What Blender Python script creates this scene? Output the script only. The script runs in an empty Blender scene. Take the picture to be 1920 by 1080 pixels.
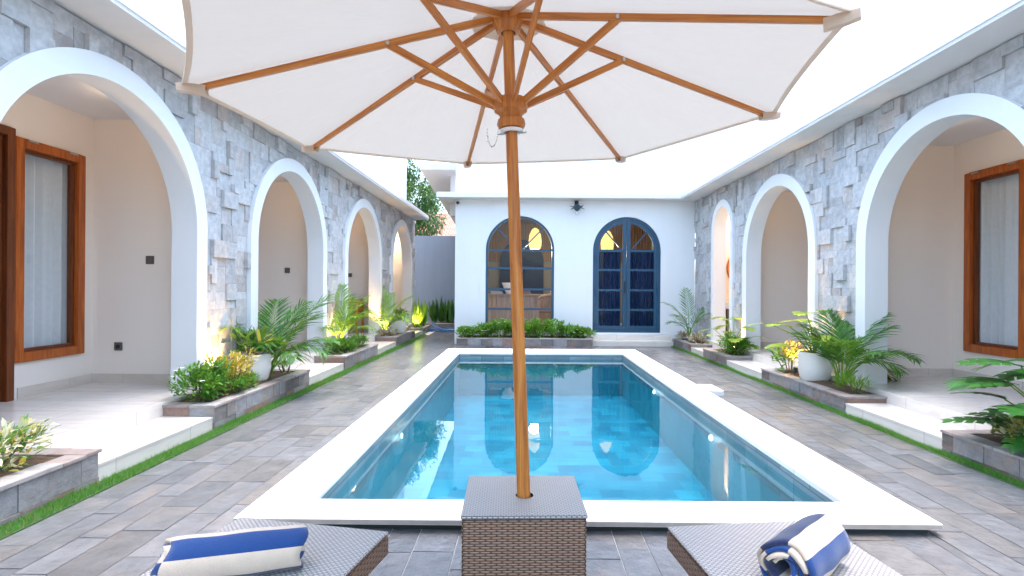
import bpy, bmesh, math, random
from mathutils import Vector, Matrix
R = math.radians
rnd = random.Random(7)
sc = bpy.context.scene
COL = sc.collection

# ------------------------------------------------------------------ camera, sky, sun, exposure
cam_d = bpy.data.cameras.new("camera")
cam = bpy.data.objects.new("camera", cam_d)
COL.objects.link(cam)
cam.location = (0, 0, 1.25)
cam.rotation_euler = (R(90), R(-0.4), 0)
cam_d.sensor_width = 36
cam_d.lens = 1020 / 1920 * 36
cam_d.shift_x = -26 / 1920
cam_d.clip_start = 0.05
cam_d.clip_end = 500
sc.camera = cam

SUN_EL, SUN_AZ = R(80), R(8)
world = bpy.data.worlds.new("World")
sc.world = world
world.use_nodes = True
wn, wl = world.node_tree.nodes, world.node_tree.links
sky = wn.new("ShaderNodeTexSky")
sky.sky_type = 'NISHITA'
sky.sun_disc = False
sky.sun_elevation = SUN_EL
sky.sun_rotation = SUN_AZ
sky.dust_density = 3.0
sky.ozone_density = 1.0
hs = wn.new("ShaderNodeHueSaturation")
hs.inputs['Saturation'].default_value = 1.0
hs.inputs['Hue'].default_value = 0.487
wl.new(sky.outputs[0], hs.inputs['Color'])
wl.new(hs.outputs[0], wn['Background'].inputs['Color'])
wn['Background'].inputs['Strength'].default_value = 0.15

sun_d = bpy.data.lights.new("sun", 'SUN')
sun_d.energy = 0.5
sun_d.angle = R(45)
sun_d.color = (1.0, 0.97, 0.93)
sun = bpy.data.objects.new("sun", sun_d)
COL.objects.link(sun)
sun.rotation_euler = (SUN_EL - R(90), 0, -SUN_AZ)

sc.view_settings.view_transform = 'Standard'
sc.view_settings.look = 'None'
sc.view_settings.gamma = 1
sc.view_settings.use_curve_mapping = False
sc.view_settings.exposure = 2.75
sc.render.engine = 'CYCLES'
sc.cycles.max_bounces = 10
sc.cycles.diffuse_bounces = 6
sc.cycles.transparent_max_bounces = 16
sc.cycles.sample_clamp_indirect = 6
sc.cycles.use_denoising = True


# ------------------------------------------------------------------ mesh helper
class MB:
    def __init__(s):
        s.v, s.f, s.uv, s.mi = [], [], [], []
        s.cur = 0

    def face(s, pts, uv=None):
        n = len(s.v)
        s.v.extend([tuple(p) for p in pts])
        s.f.append(tuple(range(n, n + len(pts))))
        s.uv.append(uv)
        s.mi.append(s.cur)

    def idx(s, verts, faces, uvs=None):
        n = len(s.v)
        s.v.extend([tuple(p) for p in verts])
        for i, f in enumerate(faces):
            s.f.append(tuple(n + k for k in f))
            s.uv.append(uvs[i] if uvs else None)
            s.mi.append(s.cur)

    def box(s, x0, x1, y0, y1, z0, z1, rot=0, c=None):
        P = [(x0, y0, z0), (x1, y0, z0), (x1, y1, z0), (x0, y1, z0), (x0, y0, z1), (x1, y0, z1), (x1, y1, z1), (x0, y1, z1)]
        if rot:
            cx, cy = c or ((x0 + x1) / 2, (y0 + y1) / 2)
            ca, sa = math.cos(rot), math.sin(rot)
            P = [(cx + (x - cx) * ca - (y - cy) * sa, cy + (x - cx) * sa + (y - cy) * ca, z) for x, y, z in P]
        s.idx(P, [(0, 3, 2, 1), (4, 5, 6, 7), (0, 1, 5, 4), (1, 2, 6, 5), (2, 3, 7, 6), (3, 0, 4, 7)])

    def bar(s, p0, p1, w, h, up=(0, 0, 1), w1=None, h1=None):
        p0, p1 = Vector(p0), Vector(p1)
        d = p1 - p0
        L = d.length
        d.normalize()
        side = d.cross(Vector(up)).normalized()
        u = side.cross(d)
        P = []
        for p, ww, hh in ((p0, w, h), (p1, w1 or w, h1 or h)):
            for a, b in ((-1, -1), (1, -1), (1, 1), (-1, 1)):
                P.append(p + side * (a * ww / 2) + u * (b * hh / 2))
        F = [(3, 2, 1, 0), (4, 5, 6, 7)]
        U = [[(0, 0), (.02, 0), (.02, .02), (0, .02)]] * 2
        for i in range(4):
            j = (i + 1) % 4
            F.append((i, j, 4 + j, 4 + i))
            o = rnd.random()
            U.append([(o + i * .03, 0), (o + i * .03 + .03, 0), (o + i * .03 + .03, L), (o + i * .03, L)])
        s.idx(P, F, U)

    def tube(s, pts, r, n=10, cap=True):
        pts = [Vector(p) for p in pts]
        rs = r if isinstance(r, (list, tuple)) else [r] * len(pts)
        rings = []
        L = 0
        ref = None
        V = []
        ls = []
        for i, p in enumerate(pts):
            if i:
                L += (p - pts[i - 1]).length
            ls.append(L)
            t = (pts[min(i + 1, len(pts) - 1)] - pts[max(i - 1, 0)]).normalized()
            if ref is None:
                ref = Vector((1, 0, 0)) if abs(t.x) < .8 else Vector((0, 1, 0))
            a = (ref - t * ref.dot(t)).normalized()
            ref = a
            b = t.cross(a)
            for k in range(n):
                an = 2 * math.pi * k / n
                V.append(p + (a * math.cos(an) + b * math.sin(an)) * rs[i])
        F, U = [], []
        for i in range(len(pts) - 1):
            for k in range(n):
                k2 = (k + 1) % n
                F.append((i * n + k, i * n + k2, (i + 1) * n + k2, (i + 1) * n + k))
                c = 2 * math.pi * rs[i] / n
                U.append([(k * c, ls[i]), ((k + 1) * c, ls[i]), ((k + 1) * c, ls[i + 1]), (k * c, ls[i + 1])])
        if cap:
            F.append(tuple(range(n - 1, -1, -1)))
            U.append(None)
            m = (len(pts) - 1) * n
            F.append(tuple(range(m, m + n)))
            U.append(None)
        s.idx(V, F, U)

    def lathe(s, prof, c=(0, 0, 0), n=24, axis=None):
        c = Vector(c)
        V, F = [], []
        q = Vector((0, 0, 1)).rotation_difference(Vector(axis)).to_matrix() if axis is not None else None
        for r, z in prof:
            for k in range(n):
                a = 2 * math.pi * k / n
                p = Vector((r * math.cos(a), r * math.sin(a), z))
                if q is not None:
                    p = q @ p
                V.append(c + p)
        for i in range(len(prof) - 1):
            for k in range(n):
                k2 = (k + 1) % n
                F.append((i * n + k, i * n + k2, (i + 1) * n + k2, (i + 1) * n + k))
        s.idx(V, F)

    def prism(s, poly, fn, d0, d1):
        """poly of (s,z) pairs, fn(s,z,d)->xyz"""
        n = len(poly)
        V = [fn(a, b, d0) for a, b in poly] + [fn(a, b, d1) for a, b in poly]
        F = [tuple(range(n)), tuple(range(2 * n - 1, n - 1, -1))]
        for i in range(n):
            j = (i + 1) % n
            F.append((j, i, n + i, n + j))
        s.idx(V, F)

    def build(s, name, mats, parent=None, smooth=False, fix=True, local=False, bevel=0):
        me = bpy.data.meshes.new(name)
        off = Vector((0, 0, 0))
        if parent is not None and not local:
            q = parent
            while q is not None:
                off = off + q.location
                q = q.parent
        verts = [(x - off.x, y - off.y, z - off.z) for x, y, z in s.v]
        me.from_pydata(verts, [], s.f)
        if not isinstance(mats, (list, tuple)):
            mats = [mats]
        for m in mats:
            me.materials.append(m)
        if len(mats) > 1:
            me.polygons.foreach_set('material_index', s.mi)
        uvl = me.uv_layers.new(name='UVMap').data
        for pi, p in enumerate(me.polygons):
            uv = s.uv[pi]
            if uv is None:
                nx, ny, nz = (abs(c) for c in p.normal)
                for k, li in enumerate(p.loop_indices):
                    x, y, z = s.v[s.f[pi][k]]
                    if nz >= nx and nz >= ny:
                        uvl[li].uv = (x, y)
                    elif nx >= ny:
                        uvl[li].uv = (y, z)
                    else:
                        uvl[li].uv = (x, z)
            else:
                for k, li in enumerate(p.loop_indices):
                    uvl[li].uv = uv[k]
        if fix:
            bm = bmesh.new()
            bm.from_mesh(me)
            bmesh.ops.recalc_face_normals(bm, faces=bm.faces)
            if bevel:
                bmesh.ops.remove_doubles(bm, verts=bm.verts, dist=1e-5)
                ed = [e for e in bm.edges if len(e.link_faces) == 2 and e.calc_face_angle(0) > .6]
                bmesh.ops.bevel(bm, geom=ed, offset=bevel, segments=2, affect='EDGES', clamp_overlap=True)
            bm.to_mesh(me)
            bm.free()
        if smooth:
            me.polygons.foreach_set('use_smooth', [True] * len(me.polygons))
            me.set_sharp_from_angle(angle=R(40))
        o = bpy.data.objects.new(name, me)
        COL.objects.link(o)
        if parent is not None:
            o.parent = parent
        return o


def tag(o, label=None, cat=None, group=None, kind=None):
    for k, v in (('label', label), ('category', cat), ('group', group), ('kind', kind)):
        if v:
            o[k] = v
    return o


def thing(name, label, cat, loc=(0, 0, 0), rz=0, group=None):
    o = bpy.data.objects.new(name, None)
    o.empty_display_size = .1
    COL.objects.link(o)
    o.location = loc
    o.rotation_euler = (0, 0, rz)
    return tag(o, label, cat, group)


def part_root(name, loc, parent):
    o = bpy.data.objects.new(name, None)
    o.empty_display_size = .05
    COL.objects.link(o)
    o.parent = parent
    return o


# ------------------------------------------------------------------ materials
class NT:
    def __init__(s, name):
        s.m = bpy.data.materials.new(name)
        s.m.use_nodes = True
        s.t = s.m.node_tree
        s.n, s.l = s.t.nodes, s.t.links
        s.b = s.n['Principled BSDF']
        s.out = s.n['Material Output']

    def new(s, typ, **kw):
        n = s.n.new('ShaderNode' + typ)
        for k, v in kw.items():
            if k in n.inputs.keys():
                n.inputs[k].default_value = v
            else:
                setattr(n, k, v)
        return n

    def link(s, a, b):
        s.l.new(a, b)

    def coord(s, kind='Object', scale=(1, 1, 1)):
        tc = s.new('TexCoord')
        mp = s.new('Mapping')
        mp.inputs['Scale'].default_value = scale
        s.link(tc.outputs[kind], mp.inputs['Vector'])
        return mp.outputs[0]

    def noise(s, vec, scale=5, detail=6, rough=.55, dist=0):
        n = s.new('TexNoise')
        n.inputs['Scale'].default_value = scale
        n.inputs['Detail'].default_value = detail
        n.inputs['Roughness'].default_value = rough
        n.inputs['Distortion'].default_value = dist
        s.link(vec, n.inputs['Vector'])
        return n.outputs['Fac']

    def ramp(s, fac, stops):
        r = s.new('ValToRGB')
        e = r.color_ramp.elements
        while len(e) < len(stops):
            e.new(.5)
        for i, (p, c) in enumerate(stops):
            e[i].position = p
            e[i].color = (*c, 1) if len(c) == 3 else c
        s.link(fac, r.inputs[0])
        return r.outputs[0]

    def mix(s, fac, a, b, mode='MIX'):
        m = s.new('Mix', data_type='RGBA', blend_type=mode)
        for sock, v in ((m.inputs[0], fac), (m.inputs[6], a), (m.inputs[7], b)):
            if isinstance(v, (int, float)):
                sock.default_value = v
            elif isinstance(v, tuple):
                sock.default_value = (*v, 1) if len(v) == 3 else v
            else:
                s.link(v, sock)
        return m.outputs[2]

    def bump(s, h, strength=.3, dist=.01, prev=None):
        b = s.new('Bump')
        b.inputs['Strength'].default_value = strength
        b.inputs['Distance'].default_value = dist
        s.link(h, b.inputs['Height'])
        if prev is not None:
            s.link(prev, b.inputs['Normal'])
        return b.outputs[0]

    def set(s, color=None, rough=None, normal=None, **kw):
        for key, v in (('Base Color', color), ('Roughness', rough), ('Normal', normal)):
            if v is None:
                continue
            if isinstance(v, (int, float)):
                s.b.inputs[key].default_value = v
            elif isinstance(v, tuple):
                s.b.inputs[key].default_value = (*v, 1)
            else:
                s.link(v, s.b.inputs[key])
        for k, v in kw.items():
            s.b.inputs[k].default_value = v
        return s.m

    def island(s):
        return s.new('NewGeometry').outputs['Random Per Island']


def plain(name, c, rough=.5, var=.12, scale=3, bump=0, bscale=60, **kw):
    t = NT(name)
    v = t.coord()
    d = tuple(x * (1 - var) for x in c)
    col = t.mix(t.noise(v, scale), d, c)
    nrm = t.bump(t.noise(v, bscale, 4), bump, .004) if bump else None
    return t.set(col, rough, nrm, **kw)


def paint(name, c, stain=.06):
    t = NT(name)
    v = t.coord()
    n1 = t.noise(v, .7, 5)
    vs = t.coord(scale=(3, 3, .35))
    n2 = t.ramp(t.noise(vs, 1.5, 6), [(.45, (0, 0, 0)), (.8, (1, 1, 1))])
    col = t.mix(n1, tuple(x * .95 for x in c), c)
    col = t.mix(t.mix(stain * 3, (0, 0, 0), n2), col, tuple(x * .8 for x in c))
    return t.set(col, .62, t.bump(t.noise(v, 90, 4), .12, .003))


def stone(name, stops, rough=.75, detail=14, bump=.7, patch=.35):
    t = NT(name)
    v = t.coord()
    isl = t.island()
    base = t.ramp(isl, stops)
    off = t.new('VectorMath', operation='MULTIPLY_ADD')
    t.link(isl, off.inputs[0])
    off.inputs[1].default_value = (37, 17, 53)
    t.link(v, off.inputs[2])
    v2 = off.outputs[0]
    n1 = t.noise(v2, detail, 8, .65)
    n2 = t.noise(v2, detail * .3, 4, .6, .6)
    col = t.mix(t.ramp(n1, [(.3, (.55, .55, .55)), (.62, (1.12, 1.12, 1.12))]), (0, 0, 0), base, 'MULTIPLY')
    m = t.new('Mix', data_type='RGBA', blend_type='MULTIPLY')
    m.inputs[0].default_value = 1
    t.link(base, m.inputs[6])
    t.link(t.ramp(n1, [(.3, (.74, .74, .74)), (.65, (1.1, 1.1, 1.1))]), m.inputs[7])
    warm = t.mix(t.ramp(n2, [(.5, (0, 0, 0)), (.72, (patch,) * 3)]), m.outputs[2], (.34, .24, .17))
    nb = t.bump(n1, bump, .02)
    nb = t.bump(t.noise(v2, detail * 6, 5, .7), bump * .5, .006, nb)
    return t.set(warm, rough, nb)


def wood(name, c1, c2, rough=.45, gx=30, gy=1.6, coat=0):
    t = NT(name)
    v = t.coord('UV', (gx, gy, 1))
    n = t.noise(v, 1.6, 7, .6, .8)
    n2 = t.noise(t.coord('UV', (gx * 4, gy * 1.5, 1)), 2, 5, .6)
    col = t.ramp(n, [(.28, tuple(x * .55 for x in c1)), (.48, c1), (.7, c2)])
    col = t.mix(t.ramp(n2, [(.42, (0, 0, 0)), (.75, (.35,) * 3)]), col, tuple(x * .5 for x in c1))
    m = t.set(col, rough, t.bump(n2, .12, .003))
    t.b.inputs['Coat Weight'].default_value = coat
    return m


def wicker(name, c1, c2, w=.05, h=.0125, rough=.4):
    """strands running along U, each passing over and under uprights"""
    t = NT(name)
    v = t.coord('UV')
    sep = t.new('SeparateXYZ')
    t.link(v, sep.inputs[0])

    def mth(op, a, b=None):
        n = t.new('Math', operation=op)
        for k, q in enumerate((a, b)):
            if q is None:
                continue
            if isinstance(q, (int, float)):
                n.inputs[k].default_value = q
            else:
                t.link(q, n.inputs[k])
        return n.outputs[0]
    row = mth('DIVIDE', sep.outputs[1], h)
    par = mth('MULTIPLY', mth('FLOORED_MODULO', mth('FLOOR', row), 2), .5)
    uu = mth('ADD', mth('DIVIDE', sep.outputs[0], w), par)
    hx = mth('POWER', mth('ABSOLUTE', mth('SINE', mth('MULTIPLY', uu, math.pi))), .45)
    hv = mth('POWER', mth('ABSOLUTE', mth('SINE', mth('MULTIPLY', row, math.pi))), .6)
    hh = mth('MULTIPLY', hv, hx)
    vary = t.noise(t.coord('UV', (9, 80, 1)), 1, 3)
    col = t.mix(vary, c1, c2)
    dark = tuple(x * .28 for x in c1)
    col = t.mix(t.ramp(hh, [(.25, (0, 0, 0)), (.8, (1, 1, 1))]), dark, col)  # shade between strands and their rounded highlight painted in by weave height
    return t.set(col, rough, t.bump(hh, .8, .005))


def leaf(name, c1, c2, tr=.35, rough=.42, tip=None):
    t = NT(name)
    isl = t.island()
    stops = [(0, c1), (.75, c2)]
    if isinstance(tip, list):
        stops = [(0, c1)] + tip
    elif tip:
        stops = [(0, c1), (.5, c2), (.8, tip)]
    col = t.ramp(isl, stops)
    t.set(col, rough)
    tb = t.new('BsdfTranslucent')
    t.link(t.mix(.5, col, (.35, .5, .05)), tb.inputs[0])
    mx = t.new('MixShader')
    mx.inputs[0].default_value = tr
    t.link(t.b.outputs[0], mx.inputs[1])
    t.link(tb.outputs[0], mx.inputs[2])
    t.link(mx.outputs[0], t.out.inputs[0])
    return t.m


def emis(name, c, s):
    t = NT(name)
    t.set(c, .5)
    t.b.inputs['Emission Color'].default_value = (*c, 1)
    t.b.inputs['Emission Strength'].default_value = s
    return t.m


def glassy(name, tint, ior=1.45, rough=0.0, wave=0):
    t = NT(name)
    tr = t.new('BsdfTransparent')
    tr.inputs[0].default_value = (*tint, 1)
    gl = t.new('BsdfGlossy')
    gl.inputs['Roughness'].default_value = rough
    gl.inputs[0].default_value = (1, 1, 1, 1)
    fr = t.new('Fresnel')
    bf = t.new('MapRange')
    t.link(t.new('NewGeometry').outputs['Backfacing'], bf.inputs[0])
    bf.inputs[3].default_value = ior
    bf.inputs[4].default_value = 1 / ior
    t.link(bf.outputs[0], fr.inputs['IOR'])
    mx = t.new('MixShader')
    if wave:
        v = t.coord(scale=(1, .6, 1))
        nb = t.bump(t.noise(v, 3.2, 3, .5, .4), wave, .05)
        t.link(nb, gl.inputs['Normal'])
        t.link(nb, fr.inputs['Normal'])
    t.link(fr.outputs[0], mx.inputs[0])
    t.link(tr.outputs[0], mx.inputs[1])
    t.link(gl.outputs[0], mx.inputs[2])
    t.link(mx.outputs[0], t.out.inputs[0])
    return t.m


def tiles(name, c1, c2, mortar, w, h, msize, rough, off=.5, vein=None, bump=.3):
    t = NT(name)
    v = t.coord('UV')
    b = t.new('TexBrick', offset=off)
    t.link(v, b.inputs['Vector'])
    b.inputs['Color1'].default_value = (*c1, 1)
    b.inputs['Color2'].default_value = (*c2, 1)
    b.inputs['Mortar'].default_value = (*mortar, 1)
    b.inputs['Scale'].default_value = 1
    b.inputs['Mortar Size'].default_value = msize
    b.inputs['Brick Width'].default_value = w
    b.inputs['Row Height'].default_value = h
    col = b.outputs['Color']
    n = t.noise(t.coord('UV', (1.2, 5, 1)), 2.2, 6, .6, .7)
    if vein:
        col = t.mix(t.ramp(n, [(.42, (0, 0, 0)), (.75, (.6,) * 3)]), col, vein)
    inv = t.new('Math', operation='SUBTRACT')
    inv.inputs[0].default_value = 1
    t.link(b.outputs['Fac'], inv.inputs[1])
    return t.set(col, rough, t.bump(inv.outputs[0], bump, .003))


WHITE = paint('white_paint', (.74, .75, .76))
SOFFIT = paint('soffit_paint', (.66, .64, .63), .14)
BEIGE = paint('beige_paint', (.86, .775, .695), .02)
CEIL = paint('ceiling_paint', (.82, .80, .80), .02)
WALLSTONE = stone('wall_stone', [(0, (.38, .37, .37)), (.25, (.48, .48, .485)), (.55, (.54, .54, .545)), (.8, (.45, .46, .475)), (.93, (.51, .46, .43)), (1, (.34, .31, .30))], patch=.12)
PLANTSTONE = stone('planter_stone', [(0, (.13, .115, .11)), (.25, (.24, .22, .21)), (.5, (.30, .30, .31)), (.7, (.17, .165, .17)), (.85, (.30, .19, .16)), (1, (.22, .14, .10))], patch=.5)
CAPSTONE = stone('cap_stone', [(0, (.30, .27, .25)), (.5, (.36, .34, .33)), (1, (.27, .21, .19))], patch=.3, bump=.35)
DECK = stone('deck_stone', [(0, (.105, .109, .12)), (.25, (.138, .142, .154)), (.5, (.168, .172, .185)), (.72, (.13, .133, .142)), (.9, (.155, .148, .147)), (1, (.112, .112, .117))], rough=.2, detail=8, bump=.75, patch=.2)
GROUT = plain('deck_grout', (.50, .50, .50), .8)
EARTH = plain('earth', (.17, .13, .09), .9, .5, 4, .5)
TURF = plain('turf_soil', (.05, .11, .03), .9, .5, 40, .8, 90)
TERR = tiles('terrace_tile', (.67, .625, .575), (.71, .67, .625), (.42, .37, .34), .8, .4, .003, .22, .5, (.54, .46, .40))
SKIRT = tiles('skirting_tile', (.62, .55, .48), (.68, .6, .53), (.4, .36, .32), .6, .4, .0022, .3, .0, (.52, .42, .34))
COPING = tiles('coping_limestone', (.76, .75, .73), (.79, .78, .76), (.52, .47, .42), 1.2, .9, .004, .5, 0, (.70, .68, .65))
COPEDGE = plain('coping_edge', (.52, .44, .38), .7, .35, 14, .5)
POOLDARK = plain('pool_base_render', (.05, .055, .05), .8, .4, 8)
POOLTILE = tiles('pool_floor_tile', (.004, .10, .17), (.015, .20, .29), (.012, .16, .23), .24, .24, .003, .35, .5, (.004, .08, .17))
POOLWALL = tiles('pool_wall_tile', (.035, .235, .28), (.06, .30, .34), (.04, .24, .28), .2, .2, .003, .35, .5, (.03, .24, .34))
BANDTILE = tiles('pool_band_tile', (.10, .16, .19), (.21, .28, .31), (.05, .08, .09), .4, .15, .004, .3, .5, (.07, .11, .12))
WATER = glassy('pool_water', (.62, .94, .98), 1.40, 0, .025)
RGLASS = glassy('tinted_glass', (.72, .87, .97), 1.28)
GLASS = glassy('window_glass', (.93, .96, .97), 1.5)
TEAK = wood('teak', (.50, .158, .022), (.66, .27, .048), .42)
REDWOOD = wood('window_wood', (.40, .085, .010), (.56, .15, .018), .35, 24, 1.4)
DOORWOOD = wood('door_wood', (.15, .036, .008), (.22, .06, .014), .4, 24, 1.4)
PALEWOOD = wood('reception_wood', (.46, .27, .18), (.60, .40, .28), .5)
SLATWOOD = wood('slat_wood', (.17, .085, .045), (.26, .14, .08), .5)
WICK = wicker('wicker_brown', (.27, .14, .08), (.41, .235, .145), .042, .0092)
WICKSKY = wicker('wicker_sky_sheen', (.48, .44, .43), (.62, .58, .57), .02, .0085, .28)  # same wicker, paler: the sky's reflection on upper faces is painted into the colour
BLUEPAINT = plain('blue_paint', (.010, .068, .135), .38, .25, 6, .1)
NAVY = plain('navy_fabric', (.006, .03, .10), .8, .3, 5)
BLACK = plain('black_metal', (.015, .018, .022), .45)
SWITCH = plain('bronze_plate', (.13, .11, .095), .4)
STEEL = plain('steel', (.55, .55, .55), .3, .1, 4, 0, 60, Metallic=1.0)
MORTAR = plain('wall_mortar', (.24, .24, .245), .9, .3, 20, .4)
SOIL = plain('soil', (.13, .075, .045), .95, .6, 30, .9, 40)
POT = plain('white_ceramic', (.80, .785, .76), .4, .05)
TRUNK = plain('bark', (.16, .12, .08), .9, .4, 12, .6)
CONC = paint('concrete_wall', (.26, .29, .34), .25)
ROOFTILE = tiles('roof_tile', (.40, .12, .07), (.50, .19, .12), (.15, .05, .04), .22, .18, .02, .7, .5)
LAMPGLOW = emis('lamp_glow', (1.0, .50, .14), .33)
LENS = emis('spot_lens', (1.0, .68, .30), 30)
POOLLENS = emis('pool_lens', (.95, .97, 1.0), 1.5)
BLUEHOSE = plain('blue_hose', (.03, .12, .30), .5)
CHAIN = plain('chain_metal', (.5, .5, .5), .35, .1, 4, 0, 60, Metallic=1.0)

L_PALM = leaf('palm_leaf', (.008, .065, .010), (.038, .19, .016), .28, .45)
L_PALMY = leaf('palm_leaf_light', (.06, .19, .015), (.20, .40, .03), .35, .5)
L_DARK = leaf('dark_leaf', (.014, .075, .015), (.035, .15, .02))
L_BUSH = leaf('bush_leaf', (.028, .13, .015), (.10, .30, .03), .3)
L_YEL = leaf('yellow_leaf', (.42, .30, .04), (.62, .46, .09), .3)
L_VAR = leaf('variegated_leaf', (.05, .17, .035), (.20, .34, .10), .3, .4, [(.45, (.16, .30, .09)), (.55, (.66, .64, .40)), (.75, (.72, .70, .50)), (.85, (.62, .45, .06)), (1, (.70, .58, .15))])
L_SPLIT = leaf('split_leaf', (.008, .07, .014), (.03, .15, .02), .2, .35)
L_SPLITY = leaf('split_leaf_light', (.06, .22, .02), (.36, .46, .04), .3, .35)
L_PALE = leaf('pale_rosette', (.28, .30, .22), (.55, .52, .40), .2, .5, (.35, .22, .18))
L_TREE = leaf('tree_leaf', (.010, .062, .010), (.035, .14, .018), .15)
L_GRASS = leaf('grass_blade', (.02, .15, .02), (.07, .30, .04), .3, .6, [(.55, (.07, .30, .04)), (.86, (.10, .34, .05)), (.93, (.32, .30, .12)), (1, (.36, .28, .14))])
FLOWER = plain('white_petal', (.82, .80, .76), .6)
YFLOWER = plain('yellow_petal', (.75, .60, .10), .6)


def canvas():
    t = NT('canvas')
    v = t.coord('UV')
    col = t.mix(t.noise(v, 6, 4), (.385, .37, .34), (.43, .415, .385))
    t.set(col, .85, t.bump(t.noise(t.coord('UV', (1.5, 7, 1)), 3, 3, .5, .5), .25, .02))
    tb = t.new('BsdfTranslucent')
    tb.inputs[0].default_value = (.31, .295, .275, 1)
    mx = t.new('MixShader')
    mx.inputs[0].default_value = .38
    t.link(t.b.outputs[0], mx.inputs[1])
    t.link(tb.outputs[0], mx.inputs[2])
    t.link(mx.outputs[0], t.out.inputs[0])
    return t.m


def cloth(name, c, tr=.3, bump=.5, bs=260):
    t = NT(name)
    v = t.coord()
    col = t.mix(t.noise(v, 22, 5), tuple(x * .82 for x in c), c)
    t.set(col, .95, t.bump(t.noise(v, bs, 3), bump, .003))
    t.b.inputs['Sheen Weight'].default_value = .3
    if tr:
        tb = t.new('BsdfTranslucent')
        tb.inputs[0].default_value = (*c, 1)
        mx = t.new('MixShader')
        mx.inputs[0].default_value = tr
        t.link(t.b.outputs[0], mx.inputs[1])
        t.link(tb.outputs[0], mx.inputs[2])
        t.link(mx.outputs[0], t.out.inputs[0])
    return t.m


CANVAS = canvas()
HEM = cloth('canvas_hem', (.74, .60, .47), .3, .1)
VOILE = cloth('curtain_voile', (.84, .84, .84), .08, .05, 80)
T_CREAM = cloth('towel_cream', (.66, .52, .40), 0, .9)
T_BLUE = cloth('towel_blue', (.003, .045, .19), 0, .9)
T_NAVY = cloth('towel_navy', (.012, .02, .075), 0, .9)

# ------------------------------------------------------------------ setting: ground, deck, pool, grass
POUT = [(-1.49, 2.785), (2.13, 2.765), (2.14, 10.62), (-1.505, 10.58)]
PIN = [(-1.165, 3.045), (1.782, 3.05), (1.78, 9.95), (-1.205, 9.92)]
PCX = .3


def frame_ring(mb, outer, inner, z0, z1, edge=0):
    for i in range(4):
        j = (i + 1) % 4
        a, b, c, d = outer[i], outer[j], inner[j], inner[i]
        mb.face([(*a, z1), (*b, z1), (*c, z1), (*d, z1)])
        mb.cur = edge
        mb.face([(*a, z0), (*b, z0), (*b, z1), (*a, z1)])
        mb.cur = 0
        mb.face([(*d, z1), (*c, z1), (*c, z0), (*d, z0)])
        mb.face([(*a, z0), (*d, z0), (*c, z0), (*b, z0)])


def inset(poly, d):
    cx = sum(p[0] for p in poly) / 4
    cy = sum(p[1] for p in poly) / 4
    return [(x + (d if x < cx else -d), y + (d if y < cy else -d)) for x, y in poly]


g = MB()
hole = inset(POUT, .05)
far = [(-90, -40), (90, -40), (90, 160), (-90, 160)]
for i in range(4):
    j = (i + 1) % 4
    g.face([(*far[i], -.03), (*far[j], -.03), (*hole[j], -.03), (*hole[i], -.03)])
tag(g.build('ground', EARTH), kind='structure')

g = MB()
out2 = [(-2.72, -3), (3.25, -3), (3.25, 17.2), (-2.72, 17.2)]
for i in range(4):
    j = (i + 1) % 4
    g.face([(*out2[i], -.006), (*out2[j], -.006), (*hole[j], -.006), (*hole[i], -.006)])
tag(g.build('paving_bed', GROUT), kind='structure')

g = MB()
x = -2.555
px0, px1, py0, py1 = -1.459, 2.099, 2.815, 10.57
while x < 3.15:
    w = rnd.choice((.15, .18, .2, .22))
    if x + w > 3.15:
        w = 3.16 - x
    for edge in (-1.46, 2.10):
        if x < edge - .001 < x + w:
            w = edge - x
    y = -2.5 + rnd.random() * .3
    while y < 17:
        L = rnd.uniform(.28, .6)
        y2 = y + L
        a, b = y, y2
        if x + w > px0 and x < px1:
            if a >= py0 and b <= py1:
                y = y2
                continue
            if a < py0 < b:
                b = py0
            if a < py1 < b:
                a = py1
        xs, xe = x + .003, x + w - .003
        dz = [rnd.uniform(-.002, .002) for _ in range(4)]
        P = [(xs, a + .003), (xe, a + .003), (xe, b - .003), (xs, b - .003)]
        V = [(*p, -.012) for p in P] + [(p[0], p[1], dz[k]) for k, p in enumerate(P)]
        if b - a > .02:
            g.idx(V, [(4, 5, 6, 7), (0, 1, 5, 4), (1, 2, 6, 5), (2, 3, 7, 6), (3, 0, 4, 7)])
        y = y2
    x += w
tag(g.build('stone_paving', DECK, fix=False), kind='structure')

pool = thing('swimming_pool', 'long rectangular swimming pool with white limestone edge in the courtyard centre', 'swimming pool', (PCX, 6.7, 0))
c = MB()
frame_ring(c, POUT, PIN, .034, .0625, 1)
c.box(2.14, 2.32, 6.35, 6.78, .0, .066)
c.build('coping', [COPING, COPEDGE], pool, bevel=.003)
c = MB()
frame_ring(c, inset(POUT, .045), inset(PIN, -.012), -.05, .0345)
c.build('coping_base', POOLDARK, pool)
WZ, FZ = -.035, -.7
PI2 = PIN
c = MB()
for i in range(4):
    j = (i + 1) % 4
    a, b = PI2[i], PI2[j]
    c.face([(*a, -.2), (*b, -.2), (*b, .0342), (*a, .0342)])
c.build('tile_band', BANDTILE, pool, fix=False)
c = MB()
for i in range(4):
    j = (i + 1) % 4
    a, b = PI2[i], PI2[j]
    c.face([(*a, FZ), (*b, FZ), (*b, -.2), (*a, -.2)])
c.build('basin_wall', POOLWALL, pool, fix=False)
c = MB()
c.face([(*p, FZ) for p in PI2])
c.build('basin_floor', POOLTILE, pool, fix=False)
c = MB()
c.box(-1.16, -.2, 3.06, 3.45, FZ + .003, -.26)
c.box(-1.16, -.2, 3.45, 3.8, FZ + .003, -.46)
c.build('entry_steps', POOLWALL, pool)
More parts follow.
